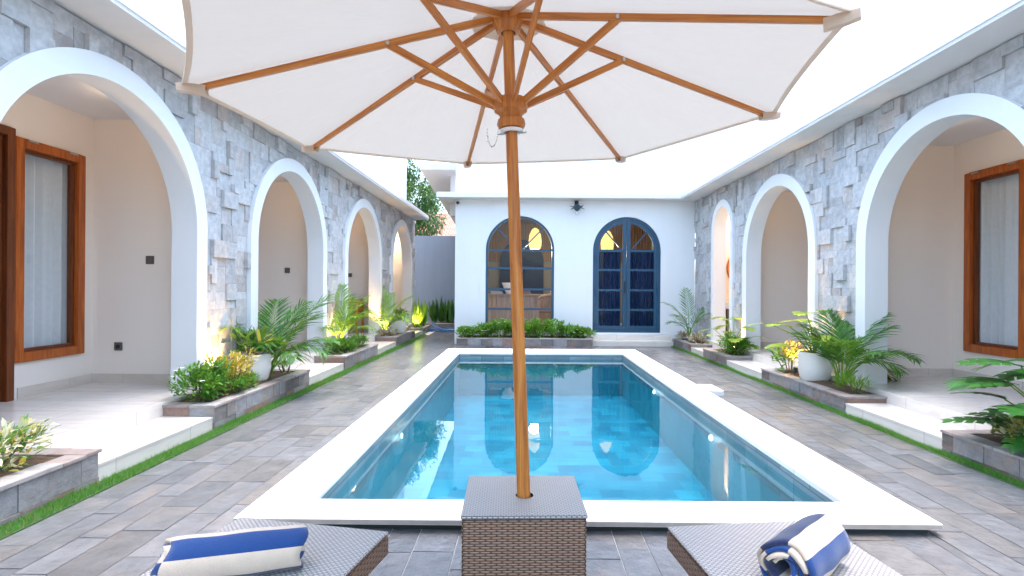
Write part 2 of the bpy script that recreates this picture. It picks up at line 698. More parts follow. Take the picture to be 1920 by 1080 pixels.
for lx, yy in ((-1.185, 5.2), (1.779, 5.2), (1.779, 7.5)):
    c = MB()
    sg = 1 if lx < 0 else -1
    c.lathe([(0, .012), (.022, .012), (.028, 0), (.028, -.01)], (lx, yy, -.17), 16, (sg, 0, 0))
    o = c.build('pool_light', POOLLENS, pool)
    ld = bpy.data.lights.new('pool_lamp', 'POINT')
    ld.energy = .03
    ld.color = (.85, .95, 1)
    ld.shadow_soft_size = .03
    lo = bpy.data.objects.new('pool_lamp', ld)
    COL.objects.link(lo)
    lo.parent = o
    lo.location = (lx + sg * .06 - PCX, yy - 6.7, -.19)
c = MB()
c.face([(*p, WZ) for p in PI2])
tag(c.build('pool_water', WATER, fix=False), kind='structure')

for sx, xa, xb, lab in ((0, -2.685, -2.565, 'left'), (1, 3.155, 3.222, 'right')):
    g = MB()
    g.box(xa - .012, xb + .002, 1.2, 14.25, -.02, .003)
    tag(g.build('turf_soil', TURF), kind='structure')
    g = MB()
    y = 1.2
    while y < 14.2:
        dens = 4200 if y < 5 else (2600 if y < 9 else 1300)
        wb = .0020 if y < 5 else (.003 if y < 9 else .005)
        for _ in range(int(dens * .25 * rnd.uniform(.55, 1.1))):
            px, py = rnd.uniform(xa, xb) + math.sin(y * 2.1) * .006, y + rnd.random() * .25
            h = rnd.uniform(.015, .042) * (1 + .25 * math.sin(py * 5.3) * math.sin(py * 1.7))
            an = rnd.random() * 6.283
            dx, dy = math.cos(an), math.sin(an)
            ln = rnd.uniform(0, .025)
            a2 = rnd.random() * 6.283
            g.face([(px - dx * wb, py - dy * wb, 0), (px + dx * wb, py + dy * wb, 0), (px + math.cos(a2) * ln, py + math.sin(a2) * ln, h)])
        y += .25
    tag(g.build('grass_strip', L_GRASS, fix=False), 'narrow strip of short green grass along the %s planters and steps' % lab, 'grass', None, 'stuff')


# ------------------------------------------------------------------ wings with arches
def arch_core(mb, fn, s0, s1, z0, z1, arches, d0, d1, n=32):
    arches = sorted(arches)
    cur = s0
    for (cc, r, zs, zb) in arches:
        mb.prism([(cur, z0), (cc - r, z0), (cc - r, z1), (cur, z1)], fn, d0, d1)
        for k in range(n):
            a0, a1 = math.pi - math.pi * k / n, math.pi - math.pi * (k + 1) / n
            p0 = (cc + r * math.cos(a0), zs + r * math.sin(a0))
            p1 = (cc + r * math.cos(a1), zs + r * math.sin(a1))
            for d in (d0, d1):
                mb.face([fn(p0[0], p0[1], d), fn(p1[0], p1[1], d), fn(p1[0], z1, d), fn(p0[0], z1, d)])
            mb.face([fn(*p0, d0), fn(*p1, d0), fn(*p1, d1), fn(*p0, d1)])
        if zb > z0:
            mb.prism([(cc - r, z0), (cc + r, z0), (cc + r, zb), (cc - r, zb)], fn, d0, d1)
        cur = cc + r
    mb.prism([(cur, z0), (s1, z0), (s1, z1), (cur, z1)], fn, d0, d1)


def arch_ring(mb, fn, cc, ro, ri, zs, zb, d0, d1, n=48):
    path_o = [(cc - ro, zb)] + [(cc + ro * math.cos(math.pi - math.pi * k / n), zs + ro * math.sin(math.pi - math.pi * k / n)) for k in range(n + 1)] + [(cc + ro, zb)]
    path_i = [(cc - ri, zb)] + [(cc + ri * math.cos(math.pi - math.pi * k / n), zs + ri * math.sin(math.pi - math.pi * k / n)) for k in range(n + 1)] + [(cc + ri, zb)]
    V, F = [], []
    for (a, b) in zip(path_o, path_i):
        V += [fn(*a, d0), fn(*b, d0), fn(*b, d1), fn(*a, d1)]
    m = len(path_o)
    for i in range(m - 1):
        for k in range(4):
            k2 = (k + 1) % 4
            F.append((i * 4 + k, i * 4 + k2, i * 4 + 4 + k2, i * 4 + 4 + k))
    F.append((0, 1, 2, 3))
    F.append(tuple((m - 1) * 4 + k for k in (3, 2, 1, 0)))
    mb.idx(V, F)


def cladding(mb, fn, s0, s1, z0, z1, arches, rr, cs=.095, cz=.092):
    nx, nz = int((s1 - s0) / cs), int(math.ceil((z1 - z0) / cz))
    cs = (s1 - s0) / nx
    cz = (z1 - z0) / nz
    occ = [[False] * nz for _ in range(nx)]
    for j in range(nz):
        for i in range(nx):
            if occ[i][j]:
                continue
            w, h = rr.choice(((1, 1), (2, 1), (2, 2), (3, 2), (3, 2), (2, 2), (4, 2), (1, 2), (2, 3), (3, 3), (3, 1)))
            w = min(w, nx - i)
            h = min(h, nz - j)
            k = 1
            while k < w and not occ[i + k][j]:
                k += 1
            w = k
            for a in range(w):
                for b in range(h):
                    occ[i + a][j + b] = True
            a0, a1 = s0 + i * cs, s0 + (i + w) * cs
            b0, b1 = z0 + j * cz, z0 + (j + h) * cz
            q = rr.random()
            p = rr.uniform(.0, .004) if q < .68 else (rr.uniform(.014, .026) if q < .86 else rr.uniform(.03, .048))
            gp = .0011
            a0 += gp; a1 -= gp; b0 += gp; b1 -= gp
            segs = [(a0, a1, None)]
            for (cc, r, zs, zb) in arches:
                ns = []
                for (u0, u1, ar) in segs:
                    if ar or u1 <= cc - r or u0 >= cc + r:
                        ns.append((u0, u1, ar))
                        continue
                    if u0 < cc - r:
                        ns.append((u0, cc - r, None))
                    if u1 > cc + r:
                        ns.append((cc + r, u1, None))
                    ns.append((max(u0, cc - r), min(u1, cc + r), (cc, r, zs)))
                segs = ns
            for (u0, u1, ar) in segs:
                if u1 - u0 < .004:
                    continue
                if ar is None:
                    mb.prism([(u0, b0), (u1, b0), (u1, b1), (u0, b1)], fn, -p, .012)
                    continue
                cc, r, zs = ar
                if b1 <= zs:
                    continue
                e = math.sqrt(max(0, r * r - (b1 - zs) ** 2))
                for (v0, v1) in ((u0, min(u1, cc - e)), (max(u0, cc + e), u1)) if b1 - zs < r else ((u0, u1),):
                    if v1 - v0 < .004:
                        continue
                    low = []
                    for k in range(9):
                        ss = v0 + (v1 - v0) * k / 8
                        hh = zs + math.sqrt(max(0, r * r - (ss - cc) ** 2))
                        low.append((ss, min(b1 - .0005, max(b0, hh))))
                    mb.prism(low + [(v1, b1), (v0, b1)], fn, -p, .012)


TZ = .23


def wing(name, label, sgn, X, arches, s0, s1, s1wall, parts, eave_x, eave_end, par_x, par_end, back_x, step_x, terr_x, partset, clad_seed):
    root = thing(name, label, 'building', (sgn * -X, 8, 0))
    fx = -1 if sgn > 0 else 1   # into-the-wall direction in x
    X0 = -X if sgn > 0 else X

    def fn(s, z, d):
        return (X0 + fx * d, s, z)
    core = [(cc, r - .02, zs, 0) for cc, r, zs in arches]
    m = MB()
    arch_core(m, fn, s0, s1wall, 0, 3.19, core, .01, .19)
    m.build('wall_core', MORTAR, root, fix=False)
    m = MB()
    cladding(m, fn, s0, s1wall, 0.0, 3.19, [(cc, r - .03, zs, 0) for cc, r, zs in arches], random.Random(clad_seed))
    m.build('stone_cladding', WALLSTONE, root, fix=True)
    for cc, r, zs in arches:
        m = MB()
        arch_ring(m, fn, cc, r, r - (.17 if r > .8 else .13), zs, .0, -.05, .20)
        m.build('arch_surround', WHITE, root, smooth=True, bevel=0)
    # floors
    m = MB()
    xs = sorted((terr_x, X0 + fx * 4.5))
    m.box(xs[0], xs[1], s0, s1, .0, TZ)
    m.build('terrace_floor', TERR, root)
    m = MB()
    xs = sorted((step_x + fx * .004, terr_x + fx * .02))
    m.box(xs[0], xs[1], s0, min(s1, 14.3), 0, .097)
    xs = sorted((step_x, terr_x + fx * -.001))
    m.box(xs[0], xs[1], s0, min(s1, 14.3), .0985, .115)
    m.build('step', TERR, root)
    # ceiling
    m = MB()
    xs = sorted((X0 + fx * .195, X0 + fx * 4.4))
    m.box(xs[0], xs[1], s0, s1wall - .05, 2.985, 3.12)
    m.build('ceiling', CEIL, root)
    # partitions between the bays
    bx = X0 + fx * back_x
    for (ya, yb, deep) in partset:
        m = MB()
        xs = sorted((X0 + fx * .205, X0 + fx * deep))
        m.box(xs[0], xs[1], ya, yb, TZ - .01, 2.984)
        m.build('partition', BEIGE, root)
        m = MB()
        xs = sorted((X0 + fx * .21, X0 + fx * (min(deep, back_x) - .002)))
        m.box(xs[0], xs[1], ya - .012, ya - .001, TZ, TZ + .095)
        m.build('skirting', SKIRT, root)
    # outer shell
    m = MB()
    xs = sorted((X0 + fx * 4.2, X0 + fx * 4.4))
    m.box(xs[0], xs[1], s0, s1wall, 0, 2.98)
    xs = sorted((X0 + fx * .2, X0 + fx * 4.19))
    m.box(xs[0], xs[1], s1wall - .2, s1wall - .03, TZ, 2.98)
    m.box(xs[0], xs[1], s0, s0 + .1, TZ, 2.98)
    m.build('outer_wall', WHITE, root)
    # eave slab and parapet
    m = MB()
    xs = sorted((eave_x, X0 + fx * 4.6))
    m.box(xs[0], xs[1], s0, eave_end, 3.20, 3.30)
    xs = sorted((eave_x, eave_x + fx * .03))
    m.box(xs[0], xs[1], s0, eave_end + .001, 3.185, 3.1995)
    m.build('eave', SOFFIT, root)
    m = MB()
    xs = sorted((eave_x - fx * .012, eave_x + fx * .08))
    m.box(xs[0], xs[1], s0, eave_end + .012, 3.215, 3.315)
    m.build('fascia', WHITE, root, bevel=.004)
    m = MB()
    xs = sorted((par_x, X0 + fx * 4.5))
    m.box(xs[0], xs[1], s0, par_end, 3.302, 5.3)
    m.build('parapet', WHITE, root)
    return root, fn


ZC = 3.0
LA = [(.95, 1.22, ZC - 1.22), (4.26, 1.22, ZC - 1.22), (7.57, 1.217, ZC - 1.217), (10.9, 1.245, ZC - 1.245), (14.17, 1.2, ZC - 1.2)]
RA = [(1.6, 1.2, 2.965 - 1.2), (4.92, 1.2, 2.965 - 1.2), (8.165, 1.175, 2.965 - 1.175), (10.35, .557, 2.955 - .557)]
lw, lfn = wing('guest_wing', 'stone clad guest wing with four white arches, on the left of the pool', 1, 3.26, LA, -2, 15.9, 15.9, None,
               -2.84, 15.75, -3.3, 14.95, 1.27, -2.70, -3.14,
               [(2.37, 2.52, 4.1), (5.69, 5.84, 4.1), (9.01, 9.16, 4.1), (12.34, 12.49, 4.1)], 11)
rw, rfn = wing('guest_wing', 'stone clad guest wing with a narrow third arch, on the right of the pool', -1, 3.76, RA, -2, 12.09, 12.09, None,
               3.34, 11.74, 4.05, 12.09, 1.34, 3.225, 3.64,
               [(3.1, 3.25, 4.1), (6.49, 6.64, 4.1), (9.62, 9.77, 4.1), (11.3, 11.45, 3.4)], 23)


def rear_wall(root, X0, fx, back, ya, yb, win, sgn, door, curt=True):
    """rear wall of the terrace bay with a window opening and a door opening"""
    xb = X0 + fx * back
    x0, x1 = sorted((xb, xb + fx * .14))
    w0, w1, z0, z1 = win
    d0, d1, dz = door
    m = MB()
    lo, hi = ya, yb
    ops = sorted([(w0, w1, z0, z1), (d0, d1, TZ, dz)])
    cur = lo
    for (a, b, za, zb) in ops:
        if a > cur + 1e-4:
            m.box(x0, x1, cur, a, TZ, 2.984)
        if za > TZ + .01:
            m.box(x0, x1, a, b, TZ, za)
        m.box(x0, x1, a, b, zb, 2.984)
        cur = b
    m.box(x0, x1, cur, hi, TZ, 2.984)
    m.build('rear_wall', BEIGE, root)
    m = MB()
    xs = sorted((xb - fx * .001, xb - fx * .012))
    for (a, b) in ((ya, d0 - .06), (d1 + .06, yb)):
        if b - a > .05:
            m = MB()
            m.box(xs[0], xs[1], a, b, TZ, TZ + .095)
            m.build('skirting', SKIRT, root)
    # window
    win_o = part_root('window', None, root)
    f = MB()
    fw = .085
    xo = sorted((xb - fx * .035, xb + fx * .08))
    f.box(xo[0], xo[1], w0, w0 + fw, z0, z1)
    f.box(xo[0], xo[1], w1 - fw, w1, z0, z1)
    f.box(xo[0], xo[1], w0 + fw, w1 - fw, z0, z0 + fw)
    f.box(xo[0], xo[1], w0 + fw, w1 - fw, z1 - fw, z1)
    f.build('frame', REDWOOD, win_o, bevel=.004)
    f = MB()
    xi = sorted((xb + fx * .006, xb + fx * .05))
    b2 = .03
    f.box(xi[0], xi[1], w0 + fw + .001, w0 + fw + b2, z0 + fw + .001, z1 - fw - .001)
    f.box(xi[0], xi[1], w1 - fw - b2, w1 - fw - .001, z0 + fw + .001, z1 - fw - .001)
    f.box(xi[0], xi[1], w0 + fw + b2, w1 - fw - b2, z0 + fw + .001, z0 + fw + b2)
    f.box(xi[0], xi[1], w0 + fw + b2, w1 - fw - b2, z1 - fw - b2, z1 - fw - .001)
    f.build('sash', DOORWOOD, win_o)
    f = MB()
    xg = xb + fx * .03
    f.face([(xg, w0 + fw, z0 + fw), (xg, w1 - fw, z0 + fw), (xg, w1 - fw, z1 - fw), (xg, w0 + fw, z1 - fw)])
    f.build('pane', GLASS, win_o, fix=False)
    for hy in (w0 + .16, w1 - .16):
        f = MB()
        xh = sorted((xb - fx * .035, xb - fx * .047))
        f.box(xh[0], xh[1], hy - .05, hy + .05, z1 - .022, z1 - .006)
        f.build('hinge', STEEL, win_o)
    # door
    dr = part_root('door', None, root)
    f = MB()
    f.box(xo[0], xo[1], d0 - .004, d0 + .075, TZ, dz)
    f.box(xo[0], xo[1], d1 - .075, d1 + .001, TZ, dz)
    f.box(xo[0], xo[1], d0 + .075, d1 - .075, dz - .075, dz)
    f.build('frame', DOORWOOD, dr, bevel=.003)
    f = MB()
    xd = sorted((xb + fx * .01, xb + fx * .055))
    f.box(xd[0], xd[1], d0 + .078, d1 - .078, TZ + .006, dz - .078)
    xd2 = sorted((xb + fx * .01, xb - fx * .006))
    for za, zb in ((TZ + .2, 1.05), (1.25, dz - .25)):
        f.box(xd2[0], xd2[1], d0 + .2, d1 - .2, za, zb)
    f.build('leaf', DOORWOOD, dr)
    f = MB()
    f.tube([(xb - fx * .01, d0 + .13, 1.22), (xb - fx * .06, d0 + .13, 1.22), (xb - fx * .06, d0 + .24, 1.22)], .009)
    f.build('handle', STEEL, dr)
    # curtain just behind the glass
    cu = MB()
    N = 90
    ph = rnd.random() * 6
    pts = []
    for k in range(N + 1):
        y = w0 + .02 + (w1 - w0 - .04) * k / N
        q = .036 * math.sin(k * .52 + ph + .9 * math.sin(k * .13)) + .012 * math.sin(k * 1.04 + ph)
        pts.append((xb + fx * (.125 + q), y))
    for k in range(N):
        (xa, yA), (xB, yB) = pts[k], pts[k + 1]
        cu.face([(xa, yA, z0 + .02), (xB, yB, z0 + .02), (xB, yB, z1 + .06), (xa, yA, z1 + .06)])
    if not curt:
        return None
    return cu.build('curtain', VOILE, None, smooth=True)


def lbays():
    for (ya, yb) in ((2.52, 5.69), (-.8, 2.37), (5.84, 9.01), (9.16, 12.34), (12.49, 15.69)):
        o = rear_wall(lw, -3.26, -1, 1.27, ya, yb, (yb - .9, yb - .14, .555, 2.56), 1, (yb - 2.02, yb - .903, 2.62), ya in (2.52, 5.84))
        if ya == 2.52:
            tag(o, 'sheer white curtain behind the wooden window inside the nearest left arch', 'curtain')
        elif o:
            tag(o, 'sheer white curtain behind the wooden window inside the second left arch', 'curtain')


lbays()
for (ya, yb) in ((3.25, 6.49), (-.1, 3.1), (6.64, 9.62)):
    o = rear_wall(rw, 3.76, 1, 1.34, ya, yb, (yb - .98, yb - .19, .56, 2.60), -1, (yb - 2.1, yb - .983, 2.62), ya > 0)
    if ya == 3.25:
        tag(o, 'sheer white curtain behind the orange wooden window inside the nearest right arch', 'curtain')
    elif o:
        tag(o, 'sheer white curtain behind the wooden window inside the middle right arch', 'curtain')
m = MB()
m.box(5.1, 5.24, 9.77, 11.3, TZ, 2.984)
m.build('rear_wall', BEIGE, rw)


# ------------------------------------------------------------------ reception building
D = 12.1
rb = thing('reception_building', 'white reception building with an arched window and arched blue doors, behind the pool', 'building', (1.1, D + 2, 0))


def bfn(s, z, d):
    return (s, D + d, z)


BW = (-.136, .762, 2.851 - .762, .30)
BD = (2.242, .755, 2.845 - .755, .27)
m = MB()
arch_core(m, bfn, -1.58, 3.755, 0, 3.2, [BW, BD], 0, .18)
m.build('front_wall', WHITE, rb, fix=False)
for cc, r, zs, zb in (BW, BD):
    m = MB()
    arch_ring(m, bfn, cc, r + .15, r + .001, zs, .25, -.012, .02)
    m.build('arch_band', WHITE, rb, smooth=True)
m = MB()
m.box(-1.58, -1.4, D + .181, 16.2, 0, 3.2)
m.box(3.6, 3.75, D + .181, 16.2, 0, 3.2)
m.build('side_wall', WHITE, rb)
m = MB()
m.box(-1.399, 3.599, 15.6, 15.8, .0, 3.15)
m.build('inner_wall', plain('grey_plaster', (.17, .17, .19), .7), rb)
m = MB()
m.box(-1.399, 3.599, D + .181, 15.599, .0, .27)
m.build('floor', TERR, rb)
m = MB()
m.box(-1.399, 3.599, D + .181, 15.599, 3.15, 3.19)
k = -1.39
while k < 3.56:
    m.box(k, k + .045, D + .19, 15.59, 3.10, 3.149)
    k += .075
m.build('slat_ceiling', SLATWOOD, rb)
m = MB()
k = -1.39
while k < 3.56:
    m.box(k, k + .05, 15.55, 15.599, 2.0, 3.09)
    k += .075
m.build('slat_panel', SLATWOOD, rb)
m = MB()
m.box(-1.93, 7.9, D - .35, 19, 3.20, 3.295)
m.build('eave', SOFFIT, rb)
m = MB()
m.box(-1.945, 3.35, D - .362, D - .28, 3.205, 3.315)
m.build('fascia', WHITE, rb, bevel=.004)
m = MB()
m.box(-1.58, 4.05, D + .0, D + .3, 3.316, 5.3)
m.build('parapet', WHITE, rb)
# sloping overhang along the left side
m = MB()
P = [(-2.35, 12.0, 3.85), (-1.583, 12.0, 3.85), (-1.583, 19.5, 3.2), (-2.35, 19.5, 3.2)]
V = [p for p in P] + [(a, b, c_ + .14) for a, b, c_ in P]
m.idx(V, [(0, 3, 2, 1), (4, 5, 6, 7), (0, 1, 5, 4), (1, 2, 6, 5), (2, 3, 7, 6), (3, 0, 4, 7)])
m.build('side_roof', SOFFIT, rb)
m = MB()
m.box(-1.75, -1.585, 12.5, 19.3, 2.9, 5.0)
m.build('side_upstand', SOFFIT, rb)
# steps at the door
m = MB()
m.box(1.43, 3.2, 11.76, 11.95, 0, .115)
m.box(1.43, 3.2, 11.95, D - .001, 0, .232)
m.build('door_step', TERR, rb, bevel=.003)
# inner arched navy door at the back of the reception
m = MB()
cc, r, zs = -.12, .62, 2.0
poly = [(cc - r, .275)] + [(cc + r * math.cos(math.pi - math.pi * k / 24), zs + r * math.sin(math.pi - math.pi * k / 24)) for k in range(25)] + [(cc + r, .275)]
m.prism(poly, lambda s, z, d: (s, 15.5 + d, z), 0, .045)
m.build('inner_door', NAVY, rb)


def arch_glazing(name, cc, r, zs, zb, bars, mullion, fwid):
    o = part_root(name, None, rb)
    f = MB()
    arch_ring(f, bfn, cc, r, r - fwid, zs, zb, .03, .12)
    f.box(cc - r + fwid, cc + r - fwid, D + .03, D + .12, zb, zb + fwid)
    f.build('frame', BLUEPAINT, o, smooth=True)
    ri = r - fwid
    if not mullion:
        f = MB()
        for z in bars:
            f.box(cc - ri, cc + ri, D + .05, D + .09, z - .022, z + .022)
        for sg in (-1, 1):
            f.bar((cc + sg * .03, D + .07, zs), (cc + sg * ri * .72, D + .07, zs + ri * .70), .028, .034, (0, 1, 0))
        f.build('glazing_bar', BLUEPAINT, o)
        f = MB()
        poly = [(cc - ri, zb + fwid)] + [(cc + ri * math.cos(math.pi - math.pi * k / 32), zs + ri * math.sin(math.pi - math.pi * k / 32)) for k in range(33)] + [(cc + ri, zb + fwid)]
        f.face([bfn(a, b, .07) for a, b in poly])
        f.build('pane', RGLASS, o, fix=False)
        return
    for sg in (-1, 1):
        f = MB()
        d0, d1 = .045, .095
        sw = .085
        # meeting stile, outer stile, bottom rail, bars
        xs = sorted((cc + sg * .003, cc + sg * sw))
        f.box(xs[0], xs[1], D + d0, D + d1, zb + .06, zs + ri - .012)
        xs = sorted((cc + sg * (ri - .001), cc + sg * (ri - sw)))
        f.box(xs[0], xs[1], D + d0, D + d1, zb + .06, zs)
        xi = sorted((cc + sg * sw, cc + sg * (ri - sw)))
        f.box(xi[0], xi[1], D + d0, D + d1, zb + .06, zb + .15)
        for z in bars:
            f.box(xi[0], xi[1], D + d0 + .004, D + d1 - .004, z - .024, z + .024)
        # curved top rail (quarter ring)
        n = 20
        V, F = [], []
        for k in range(n + 1):
            a = math.pi / 2 * k / n
            for rr_, dd in ((ri - .001, d0), (ri - sw, d0), (ri - sw, d1), (ri - .001, d1)):
                V.append(bfn(cc + sg * max(sw * .9, rr_ * math.cos(a)), zs + rr_ * math.sin(a), dd + .002))
        for k in range(n):
            for q in range(4):
                q2 = (q + 1) % 4
                F.append((k * 4 + q, k * 4 + q2, k * 4 + 4 + q2, k * 4 + 4 + q))
        f.idx(V, F)
        f.bar((cc + sg * (sw + .02), D + .07, zs + .02), (cc + sg * (ri - sw) * .74, D + .07, zs + (ri - sw) * .70), .026, .03, (0, 1, 0))
        f.build('door_leaf', BLUEPAINT, o)
        f = MB()
        poly = [(cc + sg * .01, zb + .07)] + [(cc + sg * (ri - .01) * math.cos(math.pi / 2 * k / 20), zs + (ri - .01) * math.sin(math.pi / 2 * k / 20)) for k in range(21)]
        poly.insert(1, (cc + sg * (ri - .01), zb + .07))
        poly[-1] = (cc + sg * .01, zs + ri - .01)
        f.face([bfn(a, b, .07) for a, b in poly])
        f.build('pane', RGLASS, o, fix=False)
        for z in (.45, 1.18, 1.95):
            f = MB()
            f.tube([(cc + sg * (r - .045), D + .015, z - .06), (cc + sg * (r - .045), D + .015, z + .06)], .016, 8)
            f.build('hinge', BLUEPAINT, o)
    f = MB()
    f.tube([(cc - .04, D + .04, 1.15), (cc - .04, D - .01, 1.15), (cc - .04, D - .01, 1.4), (cc - .04, D + .04, 1.4)], .011)
    f.build('handle', BLACK, o)


arch_glazing('arched_window', *BW, (2.095, 1.69, 1.22, .78), False, .05)
arch_glazing('arched_door', *BD, (2.092, 1.665, 1.215, .775), True, .055)
# navy drapes behind the doors
cu = MB()
for (xa, xb_) in ((1.5, 2.18), (2.3, 3.0)):
    N = 60
    for k in range(N):
        a, b = xa + (xb_ - xa) * k / N, xa + (xb_ - xa) * (k + 1) / N
        ya, yb = (D + .42 + .03 * math.sin(t_ * .75) for t_ in (k, k + 1))
        cu.face([(a, ya, .3), (b, yb, .3), (b, yb, 2.15), (a, ya, 2.15)])
tag(cu.build('navy_curtain', NAVY, None, smooth=True), 'dark navy drapes hanging behind the arched blue double doors', 'curtain')

# reception furniture
desk = thing('reception_desk', 'pale plank fronted reception desk behind the arched window', 'desk', (-.17, 13.4, .27))
m = MB()
k = -.95
while k < .55:
    m.box(k, k + .115, 13.2, 13.24, .272, 1.06)
    k += .12
m.box(-.95, .6, 13.241, 13.6, .272, 1.05)
m.build('plank_front', PALEWOOD, desk)
m = MB()
m.box(-.99, .63, 13.16, 13.66, 1.061, 1.1)
m.build('worktop', PALEWOOD, desk, bevel=.004)
m = MB()
m.box(-.86, -.56, 13.25, 13.45, 1.1, 1.13)
m.box(-.85, -.58, 13.26, 13.44, 1.131, 1.165)
tag(m.build('book_stack', plain('pink_paper', (.62, .48, .44), .7)), 'two pale pink books lying on the reception desk', 'books')
m = MB()
m.box(-.1, .12, 13.25, 13.42, 1.1, 1.16)
m.box(-.08, .1, 13.27, 13.4, 1.161, 1.185)
tag(m.build('card_box', plain('brown_card', (.24, .14, .10), .6)), 'low brown box on the reception desk beside the parasol pole', 'box')
m = MB()
m.lathe([(0, 0), (.05, 0), (.07, .03), (.12, .15), (.17, .27), (.16, .275), (.11, .16), (.05, .03), (0, .03)], (-.42, 13.36, 1.1), 24)
tag(m.build('white_bowl', POT, smooth=True), 'tall flared white bowl standing on the reception desk', 'bowl')
ch = thing('rattan_chair', 'brown rattan armchair beside the end of the reception desk', 'chair', (.5, 12.85, .27))
m = MB()
m.tube([(.30, 12.8, 1.0), (.36, 12.76, 1.06), (.5, 12.74, 1.08), (.62, 12.78, 1.12), (.66, 12.95, 1.16), (.6, 13.08, 1.16)], .028)
for lx, ly in ((.30, 12.8), (.64, 12.8), (.64, 13.08), (.34, 13.08)):
    m.tube([(lx, ly, .271), (lx, ly, 1.02 + (.1 if lx > .5 else 0))], .02)
m.build('frame', PALEWOOD, ch)
m = MB()
m.box(.31, .63, 12.8, 13.07, .66, .71)
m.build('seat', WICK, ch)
for i, (px, py, pz, lab) in enumerate(((.22, 13.4, 2.46, 'glowing woven pendant lamp seen through the arched window'), (1.98, 13.3, 2.40, 'glowing woven pendant lamp seen through the left leaf of the blue doors'))):
    t = thing('pendant_lamp', lab, 'lamp', (px, py, pz), 0, 'pendant lamps in the reception')
    m = MB()
    m.lathe([(.12, -.24), (.15, -.18), (.158, -.05), (.14, .1), (.08, .23), (.02, .27)], (px, py, pz), 24)
    m.build('lamp_shade', LAMPGLOW, t, smooth=True)
    m = MB()
    m.tube([(px, py, pz + .26), (px, py, 3.1)], .006, 6)
    m.build('cord', BLACK, t)
    ld = bpy.data.lights.new('pendant_bulb', 'POINT')
    ld.energy = 14
    ld.color = (1, .72, .42)
    ld.shadow_soft_size = .12
    lo = bpy.data.objects.new('pendant_bulb', ld)
    COL.objects.link(lo)
    lo.parent = t
    lo.location = (0, 0, -.32)

# wall lantern and security camera
t = thing('wall_lantern', 'dark star shaped lantern under the eave between the arched window and the blue doors', 'lantern', (1.112, 11.98, 3.2))
m = MB()
m.box(1.07, 1.155, 12.06, D - .001, 3.08, 3.19)
m.tube([(1.112, 12.06, 3.13), (1.112, 11.97, 3.15), (1.112, 11.94, 3.1)], .012)
m.build('bracket', BLACK, t)
m = MB()
m.lathe([(.02, .06), (.07, .03), (.085, 0), (.07, -.05), (.03, -.09), (0, -.1)], (1.112, 11.94, 3.04), 8)
for k in range(10):
    a = k * math.pi / 5
    e = (-.35, .25)[k % 2]
    m.tube([(1.112 + .06 * math.cos(a), 11.94 + .06 * math.sin(a), 3.03), (1.112 + .17 * math.cos(a), 11.94 + .17 * math.sin(a), 3.03 + .12 * e)], [.014, .004], 6)
m.build('cage', plain('lantern_metal', (.03, .07, .10), .4), t)
m = MB()
m.tube([(1.112 + .04 * math.cos(q * .524), 11.94, 2.90 + .04 * math.sin(q * .524)) for q in range(13)], .007, 6)
m.build('ring', STEEL, t)
t = thing('security_camera', 'small black security camera under the eave at the white wall corner', 'camera', (-1.5, 12.0, 3.13))
m = MB()
m.box(-1.56, -1.47, 12.03, D - .001, 3.15, 3.19)
m.build('bracket', POT, t)
m = MB()
m.lathe([(0, .05), (.03, .05), (.035, 0), (.035, -.09), (0, -.09)], (-1.515, 11.99, 3.12), 14, (0, -1, -.2))
m.build('camera_body', BLACK, t)

# mirror and console inside the narrow right arch
t = thing('round_mirror', 'round wooden framed mirror seen through the narrow right arch', 'mirror', (4.57, 11.28, 1.69))
m = MB()
m.lathe([(.30, .0), (.31, .035), (.40, .035), (.41, .0)], (4.57, 11.297, 1.69), 40, (0, -1, 0))
m.build('frame', TEAK, t, smooth=True)
m = MB()
m.lathe([(0, .008), (.305, .008)], (4.57, 11.297, 1.69), 40, (0, -1, 0))
m.build('mirror_glass', plain('mirror_silver', (.8, .8, .8), .04, .02, 3, 0, 60, Metallic=1.0), t)
t = thing('console_table', 'white topped console with brown base under the round mirror', 'table', (4.5, 11.08, TZ))
m = MB()
m.box(4.0, 4.95, 10.86, 11.296, .86, .99)
m.build('tabletop', WHITE, t, bevel=.004)
m = MB()
m.box(4.05, 4.9, 10.95, 11.29, TZ + .001, .859)
m.build('base', plain('brown_base', (.14, .10, .08), .5), t)
m = MB()
m.lathe([(0, 0), (.045, 0), (.05, .14), (.03, .18), (.02, .2), (0, .2)], (4.22, 11.0, .99), 16)
tag(m.build('soap_bottle', BLACK, smooth=True), 'small dark bottle on the console under the round mirror', 'bottle')

# wooden armchair under the third left arch
t = thing('wooden_chair', 'slatted orange wood armchair in the terrace of the third left arch', 'chair', (-3.9, 12.0, TZ))
m = MB()
for lx, ly in ((-4.15, 11.75), (-3.65, 11.75), (-4.15, 12.2), (-3.65, 12.2)):
    m.bar((lx, ly, TZ + .001), (lx, ly, .98 if ly > 12 else .82), .045, .045, (1, 0, 0))
m.bar((-4.15, 11.75, .6), (-3.65, 11.75, .6), .03, .04)
m.bar((-4.15, 12.2, .6), (-3.65, 12.2, .6), .03, .04)
m.bar((-4.15, 11.72, .84), (-4.15, 12.24, .84), .06, .03)
m.bar((-3.65, 11.72, .84), (-3.65, 12.24, .84), .06, .03)
m.build('frame', TEAK, t)
m = MB()
for q in range(6):
    m.box(-4.13, -3.67, 11.74 + q * .075, 11.80 + q * .075, .62, .645)
m.build('seat', TEAK, t)
m = MB()
for q in range(5):
    m.box(-4.13, -3.67, 12.19, 12.21, .68 + q * .065, .725 + q * .065)
m.build('backrest', TEAK, t)

